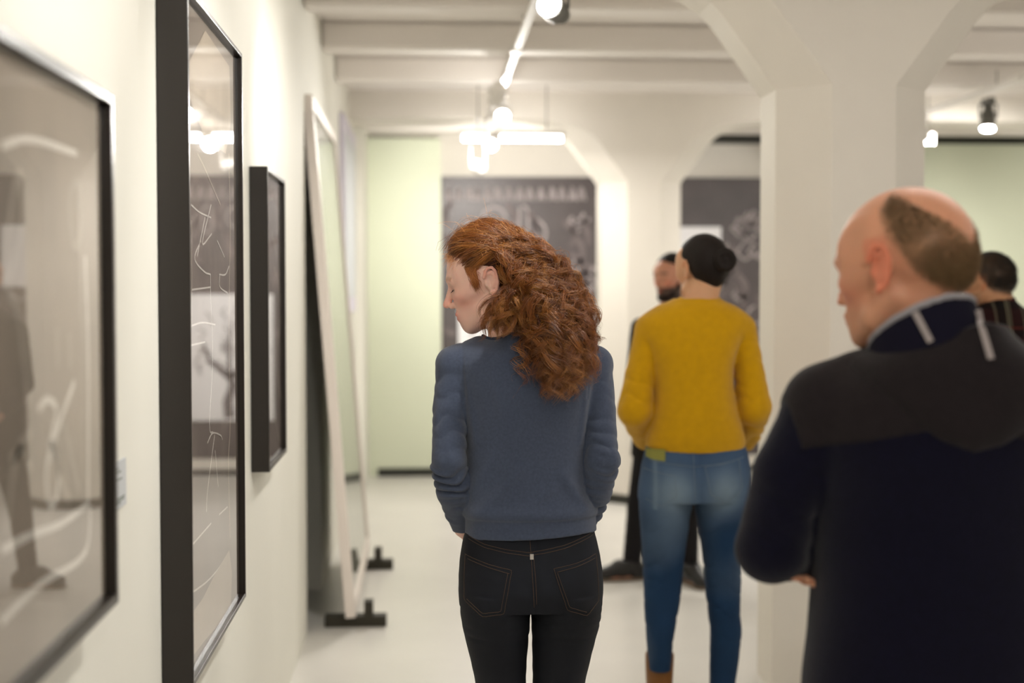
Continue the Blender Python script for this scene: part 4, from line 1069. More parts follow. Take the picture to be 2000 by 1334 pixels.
def fuzz(name, X, region, n, L_, r, cols, m, parent, seed=1, lift=.001, w=1.0):
    """short cropped hair"""
    q = np.random.RandomState(seed); S = []; Rr = []; Cc = []
    while len(S) < n:
        d_ = q.normal(0, 1, 3); d_ /= np.linalg.norm(d_); p = np.array([-.006, 0, .042])+np.array([.099, .076*w, .083])*d_
        if q.rand() < .45:
            p = np.array([-.052, 0, .02])+np.array([.052, .063*w, .061])*d_
            if np.sum(((p-[-.006, 0, .042])/[.099, .076*w, .083])**2) < 1: continue
        elif np.sum(((p-[-.052, 0, .02])/[.052, .063*w, .061])**2) < 1: continue
        if q.rand() > region(p): continue
        a = X(p+d_*lift); flow = np.array([-.55, 0, -.75]); o_ = d_*.8+flow+q.normal(0, .25, 3); o_ /= np.linalg.norm(o_); l_ = L_*q.uniform(.5, 1.2)
        b = X(p+d_*lift+o_*l_*.5); c = X(p+d_*lift+(o_+flow*.4)*l_); S.append(np.array([a, b, c])); Rr.append(np.array([r, r*.8, r*.3])); Cc.append(np.array(srgb(*cols[q.randint(0, len(cols))])[:3]))
    o = strand_mesh(name, S, Rr, Cc, m, parent); o['kind'] = 'stuff'; return o
ss = lambda a, b, x: np.clip((x-a)/(b-a), 0, 1)

# ---------------------------------------------------------------- balding man in the navy hooded jacket
Y2 = 2.10
w2 = thing('person', 'balding man in a navy fleece jacket with charcoal hood, arms folded', 'person', (px(1835, 700, Y2).x, Y2, 0))
al, pt = R(49), R(8)
F2 = np.array([-math.cos(al)*math.cos(pt), math.sin(al)*math.cos(pt), -math.sin(pt)]); U2 = np.array([-math.cos(al)*math.sin(pt), math.sin(al)*math.sin(pt), math.cos(pt)])
H2 = Xf((0, 0, 0), F2, U2, 1.0); e2 = vp(1719, 524, 2.03); H2.C = e2-H2.R @ np.array([-.004, .080, .004])*H2.k
hc = H2.C
# short hair leaves the crown bald: a horseshoe round the back
def horse(p):
    az = np.degrees(np.abs(np.arctan2(p[..., 1], p[..., 0]))); u_ = p[..., 2]
    top = np.interp(az, [92, 105, 125, 150, 180], [.100, .112, .102, .070, .028]); low = np.interp(az, [100, 112, 124, 145, 180], [.050, .030, .002, -.022, -.046])
    front = np.interp(u_, [.0, .03, .06, .09, .12], [118, 112, 103, 96, 100])
    return ss(-.006, .008, top-u_)*ss(-.004, .008, u_-low)*ss(-5, 8, az-front)
v = Vol(axis(.42, 1.20, (hc[0]-.15, hc[0]+.15, .0034)), axis(1.74, 2.44, (hc[1]-.14, hc[1]+.14, .0036)), axis(0, 1.72, (1.36, 1.72, .0034)))
t2 = lerp_tab([(600, Y2-.0, .03, .03), (710, Y2-.0, .045, .05), (800, Y2, .09, .10), (900, Y2, .11, .11), (1330, Y2, .11, .11), (1450, Y2, .12, .10)])
v.loft(rows([(1500, 1640, 2020), (1334, 1640, 2020), (1100, 1650, 2010), (900, 1640, 2020), (800, 1640, 2020), (740, 1680, 1980), (710, 1730, 1930)], Y2, t2), 2.3, .02, rot=R(18))
nb2 = vp(1806, 700, 2.08); v.cone(nb2, H2((-.018, 0, -.050)), .053, .054, .02); v.cone(nb2, H2((-.036, 0, -.015)), .038, .043, .02)
Jl2 = [(vp(1740, 1480, Y2), vp(1745, 1960, 2.06), vp(1745, 2420, 2.12)), (vp(1910, 1480, Y2), vp(1915, 1960, 2.1), vp(1915, 2420, 2.14))]
legs(v, Jl2, off=-.01)
for J in Jl2: foot(v, J[2], (-.3, 1), 1.05)
B2L = [vp(1615, 795, Y2), vp(1545, 925, 2.10), vp(1506, 1070, 2.12), vp(1640, 1080, 2.36)]
B2R = [vp(2045, 800, 2.16), vp(2120, 940, 2.18), vp(2140, 1070, 2.22), vp(1960, 1095, 2.36)]
v.chain(B2L, [.045, .040, .034, .026], .01); v.chain(B2R, [.045, .040, .034, .026], .01)
v.cone(vp(1960, 1095, 2.36), vp(1690, 1112, 2.30), .030, .024, .01)
hand(v, vp(1668, 1128, 2.19), (-.95, -.62, .10), (.2, -.1, 1), (-.1, .3, 1), .95, .10); hand(v, vp(1700, 1060, 2.37), (1, .25, .25), (0, -1, 0), (0, 0, 1), .95, .3)
head(v, H2, {'nose': .62, 'w': 1.03, 'ear': 1.08, 'ear_out': .008})
skc2 = srgb(214, 154, 122)
def ext2(L_, C):
    w = (horse(L_)*.75)[:, None]*(L_[:, 0:1] < .03); C = C*(1-w)+np.array(srgb(126, 96, 64)[:3])*w
    w = (np.clip(1-np.abs(L_[:, 2]-.062)/.05, 0, 1)*np.clip((L_[:, 0]-.0)/.02, 0, 1)*np.clip((.055-L_[:, 0])/.02, 0, 1)*(np.abs(L_[:, 1]) > .05)*.18)[:, None]
    C = C*(1-w)+np.array(srgb(120, 92, 62)[:3])*w; return C
b2, V_, F_ = flesh('body', v, M['skin'], w2, skin_color(H2, skc2, srgb(140, 105, 70), {'red': (1.04, .55, .50), 'ear_red': .7, 'brow': .5, 'stubble': .16, 'extra': ext2}), 1)
fuzz('hair', H2, lambda p: float(horse(p)), 9000, .0075, .00045, [(134, 104, 70), (112, 86, 56), (152, 124, 88)], M['hair_strand'], w2, 5, .0005, 1.02)
M['fleece'] = mat('navy fleece', srgb(11, 10, 28), .95, .12, bump=.5, bscale=260, var=.2, vscale=120, sheen=.12)
M['softshell'] = mat('charcoal softshell', srgb(32, 27, 29), .9, .15, bump=.3, bscale=300, var=.12, vscale=90, sheen=.08)
M['lining'] = mat('pale grey lining', srgb(150, 146, 150), .8, .2); M['piping'] = mat('pale piping', srgb(158, 148, 146), .7, .3)
j2 = lerp_tab([(600, Y2-.03, .065, .06), (640, Y2-.03, .085, .08), (700, Y2-.02, .11, .10), (780, Y2, .135, .13), (900, Y2, .145, .14), (1100, Y2, .138, .145), (1330, Y2, .135, .14), (1460, Y2, .14, .14)])
jr = [(1470, 1572, 2092), (1334, 1575, 2090), (1250, 1584, 2086), (1130, 1592, 2080), (1000, 1588, 2082), (900, 1580, 2090), (810, 1572, 2098), (765, 1590, 2080), (730, 1632, 2040), (705, 1672, 2005), (685, 1700, 1972), (668, 1722, 1945), (650, 1742, 1920)]
g1, g2 = wob(21, 14), wob(22, 40)
def jd2(X, Y, Z): return .0045*g1(X, Y, Z*.6)+.0015*g2(X, Y, Z)
v = Vol(axis(.40, 1.18, (-9, 9, .0042)), axis(1.86, 2.50, (-9, 9, .0048)), axis(.80, 1.54, (-9, 9, .0042)))
v.loft(rows(jr, Y2, j2), 2.35, .01, jd2, rot=R(0))
v.cone(B2L[0]+np.array([.05, 0, .018]), B2L[0], .064, .060, .03); v.cone(B2R[0]+np.array([-.05, 0, .012]), B2R[0], .064, .060, .03)
v.cone(B2L[0], B2L[1], .060, .056, .02, fold=folds(2, .004, 1, 0, True)); v.cone(B2L[1], B2L[2], .056, .053, .008, fold=folds(2.4, .006, 1, 1, True)); v.cone(B2L[2], B2L[3], .052, .040, .01, fold=folds(2.5, .007, 1, 2, True))
v.cone(B2R[0], B2R[1], .060, .056, .02); v.cone(B2R[1], B2R[2], .056, .052, .008, fold=folds(2.4, .006, 1, 1, True)); v.cone(B2R[2], B2R[3], .052, .042, .01, fold=folds(2.5, .007, 1, 2, True)); v.cone(B2R[3], vp(1720, 1110, 2.32), .042, .036, .01)
base = v.copy()
c0, c1 = vp(1815, 720, 2.055), vp(1800, 590, 2.043)
col_ = Vol(v.x, v.y, v.z); col_.cone(c0, c1, .090, .0735, 0)
pA, pB = px(1716, 668, 2.05), px(1888, 598, 2.05)
xc_, zc2 = px(1803, 634, 2.05).x, px(1803, 634, 2.05).z
topz = lambda X, Y: zc2+.28*(X-xc_)-.50*(Y-2.05)
col_.clip(lambda X, Y, Z: Z-topz(X, Y))
inner = Vol(v.x, v.y, v.z); inner.cone(c0, c1+(c1-c0)*.4, .081, .060, 0)
yk2 = pz([(1552, 742), (1566, 800), (1582, 886), (1640, 874), (1700, 860), (1760, 845), (1830, 835), (1960, 850), (2090, 885), (2112, 740), (1960, 640), (1700, 640), (1600, 700)], 2.0)
hd2 = pz([(1672, 700), (1690, 735), (1728, 778), (1775, 822), (1828, 862), (1890, 886), (1950, 872), (2010, 838), (2070, 786), (2110, 720), (2060, 650), (1925, 590), (1860, 640), (1790, 645), (1735, 670)], 1.98)
jk, jV2, jF2 = flesh('jacket', v, M['fleece'], w2)
yv = base.copy(); yv.d = np.maximum(yv.d-.0028, sd_poly(yk2, v.x[:, None, None], v.z[None, None, :])).astype(np.float32); yv.clip(lambda X, Y, Z: Y-2.2+0*X+0*Z)
flesh('yoke', yv, M['softshell'], jk)
hv = base.copy(); hpd = sd_poly(hd2, v.x[:, None, None], v.z[None, None, :])
lift_ = .028*(1-np.exp(-np.clip(-hpd, 0, 1)/.022)); q_ = base.d-lift_-.004*g2(v.x[:, None, None], v.y[None, :, None], v.z[None, None, :])
kk = .012; aa_, bb_ = q_, hpd; h_ = np.maximum(kk-np.abs(aa_-bb_), 0)/kk; hv.d = (np.maximum(aa_, bb_)+h_*h_*kk*.25).astype(np.float32); hv.clip(lambda X, Y, Z: Y-2.06+0*X+0*Z)
hdo, hdV, hdF = flesh('hood', hv, M['softshell'], jk)
cd2 = np.minimum(col_.d, 9); cd2 = np.maximum(cd2, -inner.d); col_.d = cd2.astype(np.float32)
co, cV, cF = flesh('collar', col_, mat('navy collar', srgb(20, 18, 34), .9, .15, bump=.3, bscale=300), jk)
tc2 = bvh(np.concatenate([hdV, cV]), np.concatenate([hdF, cF+len(hdV)]))
ax_ = (c1-c0)/np.linalg.norm(c1-c0); ua = np.cross(ax_, (0, 1, 0)); ua /= np.linalg.norm(ua); va = np.cross(ax_, ua); rimp = []
for k in range(49):
    a_ = 2*math.pi*k/48; d_ = ua*math.cos(a_)+va*math.sin(a_); L0 = None
    for tt in np.linspace(0, 1.2, 60):
        p_ = c0+(c1-c0)*tt+d_*(.087+(.0705-.087)*tt); top_ = topz(p_[0], p_[1])
        if p_[2] >= top_: break
    rimp.append(Vector(p_))
MB().tube(rimp, .0052, 8).build('lining_edge', M['lining'], jk, smooth=True)
for a_, b_ in (((1787, 610), (1817, 668)), ((1906, 606), (1934, 702))):
    P_ = [px(a_[0]+(b_[0]-a_[0])*t, a_[1]+(b_[1]-a_[1])*t, 1.9) for t in np.linspace(0, 1, 12)]
    L_ = [h[0]+h[1]*.002 for h in [tc2.ray_cast(CAM+(p-CAM)*.6, (p-CAM).normalized(), 3) for p in P_] if h[0] is not None]
    if len(L_) > 2: MB().ribbon(L_, .0095, (0, -1, .2), .002).build('piping', M['piping'], hdo)
M['trouser_dark'] = mat('dark trousers', srgb(30, 28, 30), .9, .2, bump=.2, bscale=300)
def trousers(parent, Jl, m, grid, off=.012, top=None, name='trousers', rr=(.088, .066, .052)):
    v = Vol(*grid)
    for hp, kn, an in Jl:
        v.cone(hp, kn, rr[0], rr[1], .02, fold=folds(3, .003, 1, 0, True)); v.cone(kn, np.array(an)-(0, 0, .03), rr[1], rr[2], .01, fold=folds(6, .004, 1, 1, True))
    if top: top(v)
    v.clip(lambda X, Y, Z: .035-Z+0*X+0*Y); return flesh(name, v, m, parent)[0]
trousers(w2, Jl2, M['trouser_dark'], (axis(.5, .98, (-9, 9, .008)), axis(1.85, 2.35, (-9, 9, .008)), axis(0, .95, (-9, 9, .008))), top=lambda v: v.loft(rows([(1540, 1640, 2015), (1330, 1640, 2020)], Y2, lambda y: (Y2, .12, .11)), 2.3, .02))
for J in Jl2: shoe('shoe', J[2], (-.3, 1), M['shoe_dark'], w2)

# ---------------------------------------------------------------- woman in the mustard jumper
Y3 = 4.75
w3 = thing('person', 'woman in a mustard yellow jumper and blue jeans with her dark hair in a bun', 'person', (px(1357, 700, Y3).x, Y3, 0))
al, pt = R(66), R(2)
F3 = np.array([-math.cos(al)*math.cos(pt), math.sin(al)*math.cos(pt), -math.sin(pt)]); U3 = np.array([0, 0, 1.])
H3 = Xf((0, 0, 0), F3, U3, .98); e3 = vp(1338, 528, 4.73); H3.C = e3-H3.R @ np.array([-.004, .076, .004])*H3.k
hc = H3.C
v = Vol(axis(.58, 1.32, (hc[0]-.13, hc[0]+.13, .005)), axis(4.5, 5.15, (hc[1]-.13, hc[1]+.13, .005)), axis(0, 1.76, (1.38, 1.76, .005)))
t3 = lerp_tab([(590, Y3, .03, .04), (615, Y3, .05, .06), (680, Y3, .09, .09)])
v.loft(rows([(975, 1262, 1450), (900, 1270, 1445), (800, 1285, 1430), (720, 1282, 1432), (650, 1275, 1440), (615, 1310, 1405), (600, 1330, 1395)], Y3, t3), 2.3, .02)
nb3 = vp(1366, 598, Y3); v.cone(nb3, H3((-.030, 0, -.03)), .056, .049, .02)
Jl3 = [(vp(1300, 960, Y3), vp(1295, 1150, 4.73), vp(1288, 1392, 4.77)), (vp(1410, 960, Y3), vp(1412, 1160, 4.73), vp(1410, 1396, 4.76))]
legs(v, Jl3, off=-.026)
A3L = [vp(1270, 645, Y3), vp(1240, 800, 4.72), vp(1262, 850, 4.93)]; A3R = [vp(1447, 645, Y3), vp(1473, 795, 4.72), vp(1458, 850, 4.93)]
for a, sd_ in ((A3L, 1), (A3R, -1)):
    v.chain(a, [.040, .034, .024], .02); hand(v, a[2], (.25*sd_, .35, -1), (sd_, -.1, 0), (0, 1, .2), .9, .5)
for J in Jl3: foot(v, J[2], (-.1, 1), .9)
head(v, H3, {'w': .97})
flesh('body', v, M['skin'], w3, skin_color(H3, srgb(206, 158, 122), srgb(60, 40, 30), {'ear_red': .5, 'red': (1.0, .62, .5)}), 1)
M['mustard'] = mat('mustard wool', srgb(190, 142, 2), .92, .15, bump=.5, bscale=300, var=.06, vscale=40, sheen=.15)
y1n, y2n = wob(31, 13), wob(32, 34)
def yd(X, Y, Z): return .006*y1n(X*1.3, Y, Z*.6)+.0025*y2n(X, Y, Z)
v = Vol(axis(.58, 1.32, (-9, 9, .005)), axis(4.52, 5.08, (-9, 9, .0055)), axis(.94, 1.50, (-9, 9, .0045)))
t3 = lerp_tab([(583, Y3, .055, .055), (600, Y3, .085, .08), (640, Y3, .115, .11), (700, Y3, .135, .13), (820, Y3, .14, .14), (860, Y3, .13, .13), (880, Y3, .115, .115)])
v.loft(rows([(879, 1266, 1450), (868, 1261, 1456), (845, 1264, 1452), (800, 1270, 1438), (760, 1272, 1431), (720, 1268, 1430), (690, 1262, 1438), (660, 1252, 1452), (630, 1248, 1466), (612, 1262, 1455), (600, 1284, 1434), (590, 1300, 1418), (583, 1322, 1402)], Y3, t3), 2.35, .01, yd)
for a, sd_ in ((A3L, 1), (A3R, -1)):
    v.cone(a[0]+np.array([.05*sd_, 0, .03]), a[0], .055, .052, .03)
    m_ = (a[0]+a[1])/2+np.array([-.004*sd_, 0, 0])
    v.cone(a[0], m_, .052, .050, .006, fold=folds(2, .005, 1, sd_, True)); v.cone(m_, a[1], .050, .058, .002, fold=folds(2.2, .007, 1, 1+sd_, True, seed=3)); v.cone(a[1], a[2]+np.array([0, 0, -.008]), .060, .044, .006, fold=folds(2.4, .009, .8, 2*sd_, True, seed=1))
nk3 = nb3+np.array([0, .004, .006])
s3 = flesh('jumper', v, M['mustard'], w3)[0]
MB().tube([nk3+np.array([.066*math.cos(a_), .058*math.sin(a_), .010+.010*math.cos(a_*2)]) for a_ in np.linspace(0, 6.283, 33)], .006, 8).build('neck_band', M['mustard'], s3, smooth=True)
jx3 = lerp_tab([(860, Y3, .11, .10), (900, Y3, .125, .10), (950, Y3, .138, .10), (985, Y3, .115, .09)])
jl3 = lerp_tab([(960, Y3, .115, .09), (1000, Y3, .095, .085), (1100, Y3, .082, .078), (1160, Y3-.01, .062, .066), (1220, Y3-.01, .066, .05), (1300, Y3+.0, .050, .044), (1400, Y3+.01, .045, .048)])
d1, d2 = wob(41, 26), wob(42, 60)
z990 = px(0, 1000, Y3).z
def dd3(X, Y, Z):
    d = .002*d1(X, Y, Z)+.001*d2(X*.6, Y*.6, Z*2)
    for yy in (1006, 1032, 1108, 1128, 1145, 1160, 1182, 1205, 1255):
        z_ = px(0, yy, Y3).z; d = d-.0035*np.exp(-((Z-z_-.03*np.sin(X*30+yy))/.006)**2)*(.6+.4*np.sin(X*40+yy))
    d = d-.006*np.exp(-((X-px(1356, 930, Y3).x)/.014)**2)*(Z > px(0, 985, Y3).z)*(Y < Y3)
    return d
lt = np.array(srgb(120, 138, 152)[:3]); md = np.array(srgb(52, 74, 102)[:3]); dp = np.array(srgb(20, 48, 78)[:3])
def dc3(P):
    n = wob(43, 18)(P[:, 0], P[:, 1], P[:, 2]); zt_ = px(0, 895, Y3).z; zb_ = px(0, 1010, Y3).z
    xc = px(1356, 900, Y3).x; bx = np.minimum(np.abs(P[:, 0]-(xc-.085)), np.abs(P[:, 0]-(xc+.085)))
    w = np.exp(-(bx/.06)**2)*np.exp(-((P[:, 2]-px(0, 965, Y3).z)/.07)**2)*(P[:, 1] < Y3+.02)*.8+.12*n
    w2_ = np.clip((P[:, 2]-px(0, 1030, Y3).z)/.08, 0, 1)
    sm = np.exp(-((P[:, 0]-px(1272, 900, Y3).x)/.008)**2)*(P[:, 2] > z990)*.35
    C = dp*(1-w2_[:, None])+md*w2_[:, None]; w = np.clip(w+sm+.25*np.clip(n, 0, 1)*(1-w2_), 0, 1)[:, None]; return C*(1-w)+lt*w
hip3 = [(862, 1264, 1452), (880, 1260, 1457), (905, 1254, 1462), (935, 1249, 1466), (960, 1246, 1468), (975, 1247, 1467)]
l3 = [(955, 1250, 1348), (985, 1248, 1352), (1000, 1249, 1347), (1050, 1252, 1341), (1100, 1256, 1335), (1150, 1257, 1330), (1185, 1257, 1325), (1215, 1259, 1319), (1255, 1263, 1313), (1308, 1268, 1309)]
r3 = [(955, 1362, 1466), (985, 1357, 1464), (1000, 1360, 1458), (1050, 1368, 1451), (1100, 1373, 1447), (1150, 1377, 1446), (1190, 1382, 1443), (1230, 1386, 1447), (1280, 1386, 1443), (1334, 1387, 1436), (1385, 1388, 1434)]
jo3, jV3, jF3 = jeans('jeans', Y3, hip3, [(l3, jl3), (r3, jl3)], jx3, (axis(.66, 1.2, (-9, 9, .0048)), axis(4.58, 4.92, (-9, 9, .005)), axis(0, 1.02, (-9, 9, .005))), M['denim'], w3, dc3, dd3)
t3b = bvh(jV3, jF3)
M['stitch2'] = mat('pale denim stitching', srgb(104, 116, 128), .8, .2)
stitches(t3b, [poly([(1262, 920), (1290, 926), (1318, 930), (1322, 970), (1296, 992), (1268, 980)]), poly([(1378, 912), (1415, 906), (1448, 900), (1452, 960), (1420, 982), (1388, 965), (1378, 912)]), poly([(1356, 880), (1356, 930), (1358, 975)]), poly([(1258, 902), (1310, 908), (1356, 912), (1410, 908), (1460, 896)])], Y3-.13, .0010, M['stitch2'], jo3, n=2)
q0, q1 = px(1271, 880, Y3-.118), px(1302, 904, Y3-.118)
hh = t3b.ray_cast(Vector(((q0.x+q1.x)/2, 4.3, (q0.z+q1.z)/2)), Vector((0, 1, 0)), 1)
yy = hh[0].y if hh[0] is not None else 4.63
pt_ = lay(t3b, [(q0.x+(q1.x-q0.x)*t, (q0.z+q1.z)/2) for t in np.linspace(0, 1, 8)], 4.3, off=.002)
MB().ribbon(pt_, abs(q0.z-q1.z), (-.25, -.97, 0), .002).build('waist_patch', mat('olive leather patch', srgb(132, 130, 60), .7, .3), jo3)
M['tan_boot'] = mat('tan leather boot', srgb(118, 74, 22), .5, .4)
shoe('boot', Jl3[0][2]+np.array([0, 0, 0]), (-.1, 1), M['tan_boot'], w3, .92, .17, .042); shoe('boot', Jl3[1][2], (-.1, 1), M['tan_boot'], w3, .92, .05, .040)
M['hair_dark'] = mat('dark brown hair', srgb(24, 16, 12), .6, .2, bump=.6, bscale=160)
def hairline_clip(v, X, tab, lat=.10):
    v.clip(local(X, lambda f_, l_, u_: np.where(f_ > -.035, (np.interp(f_, *tab)-u_)*.7, -1)+0*l_))
v = Vol(axis(hc[0]-.15, hc[0]+.17, (-9, 9, .0045)), axis(hc[1]-.2, hc[1]+.15, (-9, 9, .0045)), axis(1.44, 1.76, (-9, 9, .0045)))
cap(v, H3, .006, .95); bn_ = vp(1415, 508, 4.66); v.cone(bn_, H3((-.08, -.01, .03)), .028, .036, .012); v.cone(bn_, H3((-.05, 0, -.03)), .012, .035, .015)
rb = H3.R
for k in range(5):   # the twisted coil of the bun
    a0 = k*1.2566; v.chain([bn_+np.array([.024*math.cos(a0+t), -.012-.003*t, .026*math.sin(a0+t)]) for t in np.linspace(0, 2.0, 6)], [.013]*6, .003)
hairline_clip(v, H3, ([-.045, -.03, -.012, .012, .04, .07, .1], [-.085, -.05, .036, .046, .062, .090, .120]))
hw = wob(51, 120); v.warp(lambda X, Y, Z: .0012*hw(X, Y, Z))
flesh('hair', v, M['hair_dark'], w3)

# ---------------------------------------------------------------- dark dressed bearded man facing this way
Y4 = 7.3
w4 = thing('person', 'bearded man in dark clothes facing this way behind the woman in yellow', 'person', (px(1298, 700, Y4).x, Y4, 0))
F4 = np.array([-.80, -.58, -.12]); H4 = Xf(vp(1313, 543, Y4), F4, (0, 0, 1), .98); hc = H4.C
v = Vol(axis(.72, 1.5, (hc[0]-.13, hc[0]+.13, .006)), axis(6.95, 7.6, (hc[1]-.13, hc[1]+.13, .006)), axis(0, 1.75, (1.36, 1.75, .006)))
t4 = lerp_tab([(600, Y4, .04, .04), (620, Y4, .06, .06), (680, Y4, .09, .09)])
v.loft(rows([(880, 1245, 1355), (760, 1250, 1352), (650, 1250, 1352), (620, 1270, 1335), (608, 1285, 1325)], Y4, t4), 2.3, .02)
v.cone(vp(1306, 610, Y4), H4((-.03, 0, -.03)), .058, .054, .02)
Jl4 = [(vp(1268, 880, Y4), vp(1246, 990, 7.26), vp(1232, 1108, 7.28)), (vp(1325, 880, Y4), vp(1345, 990, 7.24), vp(1346, 1112, 7.18))]
legs(v, Jl4, off=-.02); fd = [(-1, -.15), (.25, -1)]
for J, d_ in zip(Jl4, fd): foot(v, J[2], d_, 1)
A4 = [[vp(1252, 640, Y4), vp(1240, 745, 7.3), vp(1268, 800, 7.12)], [vp(1352, 640, Y4), vp(1368, 745, 7.3), vp(1345, 800, 7.12)]]
for a, sd_ in zip(A4, (1, -1)): v.chain(a, [.04, .036, .026], .02); hand(v, a[2], (sd_*.8, -.6, -.3), (0, 0, -1), (0, -1, .2), 1.0, .9)
head(v, H4, {})
def ext4(L_, C):
    w = (np.clip((-.034-L_[:, 2])/.012, 0, 1)*(L_[:, 0] > .0)*(L_[:, 2] > -.12))[:, None]*.92; lp_ = np.exp(-((L_[:, 0]-.105)/.012)**2-(L_[:, 1]/.016)**2-((L_[:, 2]+.058)/.007)**2)[:, None]
    w = w*(1-lp_); return C*(1-w)+np.array(srgb(40, 28, 22)[:3])*w
flesh('body', v, M['skin'], w4, skin_color(H4, srgb(204, 146, 120), srgb(40, 28, 22), {'red': (1, .6, .55), 'extra': ext4}), 1)
v = Vol(axis(hc[0]-.15, hc[0]+.15, (-9, 9, .006)), axis(hc[1]-.15, hc[1]+.15, (-9, 9, .006)), axis(1.38, 1.75, (-9, 9, .006)))
cap(v, H4, .010); hw2 = wob(52, 70); hairline_clip(v, H4, ([-.045, -.03, -.012, .012, .04, .07, .1], [-.05, -.02, .030, .052, .078, .098, .120])); v.warp(lambda X, Y, Z: .005*hw2(X, Y, Z))
flesh('hair', v, M['hair_dark'], w4)
v = Vol(v.x, v.y, axis(1.36, 1.56, (-9, 9, .005)))
for s_ in (1, -1):
    v.chain([H4((.012, .058*s_, -.012)), H4((.022, .056*s_, -.045)), H4((.05, .042*s_, -.078)), H4((.088, .012*s_, -.100))], [.006, .010, .014, .013], .015); v.cone(H4((.104, .004*s_, -.045)), H4((.092, .024*s_, -.058)), .003, .005, .006)
v.cone(H4((.086, .012, -.092)), H4((.086, -.012, -.092)), .018, .018, .01); v.warp(lambda X, Y, Z: .002*hw2(X*2, Y*2, Z*2))
flesh('beard', v, M['hair_dark'], w4)
M['black_knit'] = mat('black jumper cloth', srgb(34, 31, 30), .95, .15, bump=.4, bscale=200)
v = Vol(axis(.72, 1.5, (-9, 9, .008)), axis(6.95, 7.6, (-9, 9, .008)), axis(.62, 1.46, (-9, 9, .008)))
t4 = lambda y: (Y4, .13, .13)
v.loft(rows([(892, 1232, 1368), (800, 1240, 1362), (700, 1244, 1360), (640, 1240, 1364), (622, 1256, 1350), (608, 1276, 1334), (600, 1288, 1324)], Y4, t4), 2.3, .01, lambda X, Y, Z: .005*g1(X, Y, Z))
for a, sd_ in zip(A4, (1, -1)): v.cone(a[0], a[1], .055, .050, .02, fold=folds(2.5, .005)); v.cone(a[1], a[2], .050, .036, .008, fold=folds(3, .006))
flesh('jumper', v, M['black_knit'], w4)
trousers(w4, Jl4, M['trouser_dark'], (axis(.7, 1.6, (-9, 9, .008)), axis(7.0, 7.5, (-9, 9, .008)), axis(0, .8, (-9, 9, .008))), top=lambda v: v.loft(rows([(915, 1245, 1355), (860, 1245, 1355)], Y4, lambda y: (Y4, .11, .11)), 2.3, .03), rr=(.082, .056, .046))
for J, d_ in zip(Jl4, fd): shoe('shoe', J[2], d_, M['shoe_dark'], w4, 1.05, sole=mat('worn shoe sole', srgb(120, 104, 90), .8))

# ---------------------------------------------------------------- man in the plaid shirt
Y5 = 5.5
w5 = thing('person', 'man with cropped dark hair in a dark plaid shirt beside the pale green wall', 'person', (px(1955, 700, Y5).x, Y5, 0))
al = R(42); F5 = np.array([-math.cos(al), math.sin(al), -.06]); H5 = Xf((0, 0, 0), F5, (0, 0, 1), .98); e5 = vp(1918, 551, 5.45); H5.C = e5-H5.R @ np.array([-.004, .078, .004])*H5.k; hc = H5.C
v = Vol(axis(1.85, 2.65, (hc[0]-.13, hc[0]+.13, .006)), axis(5.15, 5.85, (hc[1]-.13, hc[1]+.13, .006)), axis(0, 1.75, (1.36, 1.75, .006)))
v.loft(rows([(890, 1875, 2020), (760, 1875, 2020), (660, 1870, 2025), (620, 1900, 1995), (605, 1922, 1975)], Y5, lerp_tab([(600, Y5, .04, .05), (625, Y5, .06, .07), (690, Y5, .095, .095)])), 2.3, .02)
v.cone(vp(1950, 610, Y5), H5((-.032, 0, -.03)), .062, .058, .02)
Jl5 = [(vp(1905, 900, Y5), vp(1900, 1110, 5.48), vp(1900, 1285, 5.52)), (vp(1990, 900, Y5), vp(1995, 1110, 5.48), vp(1995, 1285, 5.52))]
legs(v, Jl5, off=-.02)
for J in Jl5: foot(v, J[2], (-.4, 1), 1)
A5 = [[vp(1862, 645, Y5), vp(1845, 790, 5.5), vp(1860, 880, 5.62)], [vp(2038, 645, Y5), vp(2052, 790, 5.5), vp(2040, 880, 5.62)]]
for a, sd_ in zip(A5, (1, -1)): v.chain(a, [.04, .036, .026], .02); hand(v, a[2], (0, .3, -1), (sd_, 0, 0), (0, 1, 0), 1.0, .5)
head(v, H5, {'w': 1.0})
def crop5(L_, C):
    az = np.degrees(np.abs(np.arctan2(L_[:, 1], L_[:, 0]))); m_ = ss(-.004, .012, L_[:, 2]-np.interp(az, [0, 40, 62, 80, 98, 125, 180], [.105, .10, .075, .045, .0, -.04, -.06]))
    w = (m_*.85)[:, None]; return C*(1-w)+np.array(srgb(34, 28, 22)[:3])*w
flesh('body', v, M['skin'], w5, skin_color(H5, srgb(192, 142, 106), srgb(34, 28, 22), {'stubble': .45, 'red': (1.0, .6, .5), 'extra': crop5}), 1)
def reg5(p):
    az = math.degrees(abs(math.atan2(p[1], p[0]))); return float(ss(-.004, .012, p[2]-np.interp(az, [0, 40, 62, 80, 98, 125, 180], [.105, .10, .075, .045, .0, -.04, -.06])))
fuzz('hair', H5, reg5, 5000, .012, .0009, [(30, 24, 20), (44, 34, 26), (22, 18, 16)], M['hair_strand'], w5, 9)
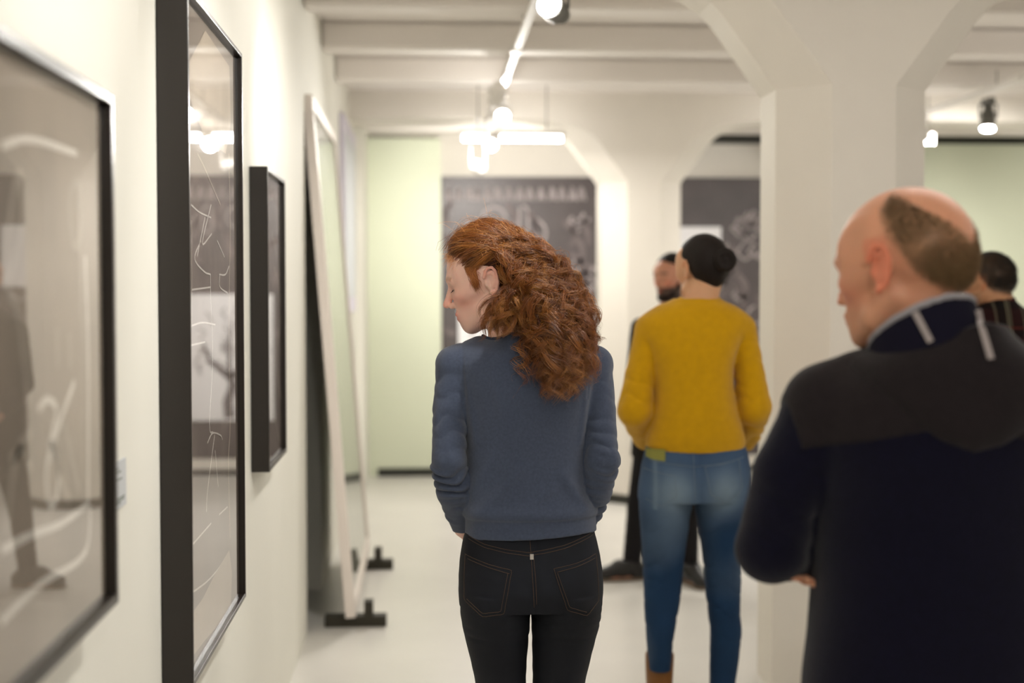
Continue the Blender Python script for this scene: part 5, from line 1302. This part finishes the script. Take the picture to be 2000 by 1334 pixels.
def plaid():
    m = mat('dark plaid flannel', srgb(40, 14, 14), .9, .15, bump=.3, bscale=250); nt = m.node_tree; N = nt.nodes; L = nt.links; b = N['Principled BSDF']
    tc = N.new('ShaderNodeTexCoord'); sp = N.new('ShaderNodeSeparateXYZ'); L.new(tc.outputs['Object'], sp.inputs[0]); cur = None
    def band(sock, scale, off_, width, col, prev):
        a = N.new('ShaderNodeMath'); a.operation = 'MULTIPLY_ADD'; a.inputs[1].default_value = scale; a.inputs[2].default_value = off_; L.new(sock, a.inputs[0])
        f = N.new('ShaderNodeMath'); f.operation = 'FRACT'; L.new(a.outputs[0], f.inputs[0]); c = N.new('ShaderNodeMath'); c.operation = 'LESS_THAN'; c.inputs[1].default_value = width; L.new(f.outputs[0], c.inputs[0])
        h = N.new('ShaderNodeMath'); h.operation = 'MULTIPLY'; h.inputs[1].default_value = .6; L.new(c.outputs[0], h.inputs[0])
        mx = N.new('ShaderNodeMix'); mx.data_type = 'RGBA'; L.new(h.outputs[0], mx.inputs[0])
        if prev is None: mx.inputs[6].default_value = srgb(38, 16, 16)
        else: L.new(prev, mx.inputs[6])
        mx.inputs[7].default_value = col; return mx.outputs[2]
    for s_, sc, of, w_, c_ in ((0, 9, 0, .45, srgb(14, 20, 16)), (2, 9, .1, .45, srgb(12, 14, 14)), (0, 18, .2, .14, srgb(96, 92, 76)), (2, 9, .8, .08, srgb(90, 34, 26)), (0, 9, .7, .07, srgb(110, 104, 86))):
        cur = band(sp.outputs[s_], sc, of, w_, c_, cur)
    L.new(cur, b.inputs['Base Color']); return m
M['plaid'] = plaid()
v = Vol(axis(1.85, 2.65, (-9, 9, .0075)), axis(5.2, 5.85, (-9, 9, .0075)), axis(.68, 1.48, (-9, 9, .006)))
t5 = lerp_tab([(582, Y5, .07, .07), (610, Y5, .10, .10), (660, Y5, .13, .13), (900, Y5, .13, .13)])
v.loft(rows([(925, 1860, 2032), (800, 1862, 2030), (700, 1858, 2034), (655, 1856, 2040), (630, 1868, 2030), (612, 1888, 2010), (600, 1904, 1994), (592, 1916, 1984), (584, 1926, 1976)], Y5, t5), 2.3, .01, lambda X, Y, Z: .005*g1(X, Y, Z))
for a, sd_ in zip(A5, (1, -1)): v.cone(a[0], a[1], .056, .050, .02, fold=folds(2.5, .005)); v.cone(a[1], a[2], .050, .038, .008, fold=folds(3, .006))
s5 = flesh('shirt', v, M['plaid'], w5)[0]
v = Vol(v.x, v.y, axis(1.36, 1.56, (-9, 9, .005))); cb, ct = vp(1950, 612, Y5-.005), vp(1944, 580, Y5); v.cone(cb, ct, .082, .070, 0); v.clip(lambda X, Y, Z: np.maximum(Z-px(0, 584, Y5).z-.12*(X-ct[0]), px(0, 612, Y5).z-Z)+0*Y); v.cone(cb, ct+(ct-cb), .072, .062, .002, 'sub')
flesh('collar', v, M['plaid'], s5)
trousers(w5, Jl5, M['trouser_dark'], (axis(1.9, 2.6, (-9, 9, .009)), axis(5.3, 5.7, (-9, 9, .009)), axis(0, .88, (-9, 9, .009))), top=lambda v: v.loft(rows([(960, 1875, 2020), (890, 1870, 2022)], Y5, lambda y: (Y5, .11, .11)), 2.3, .03))
for J in Jl5: shoe('shoe', J[2], (-.4, 1), M['shoe_dark'], w5)
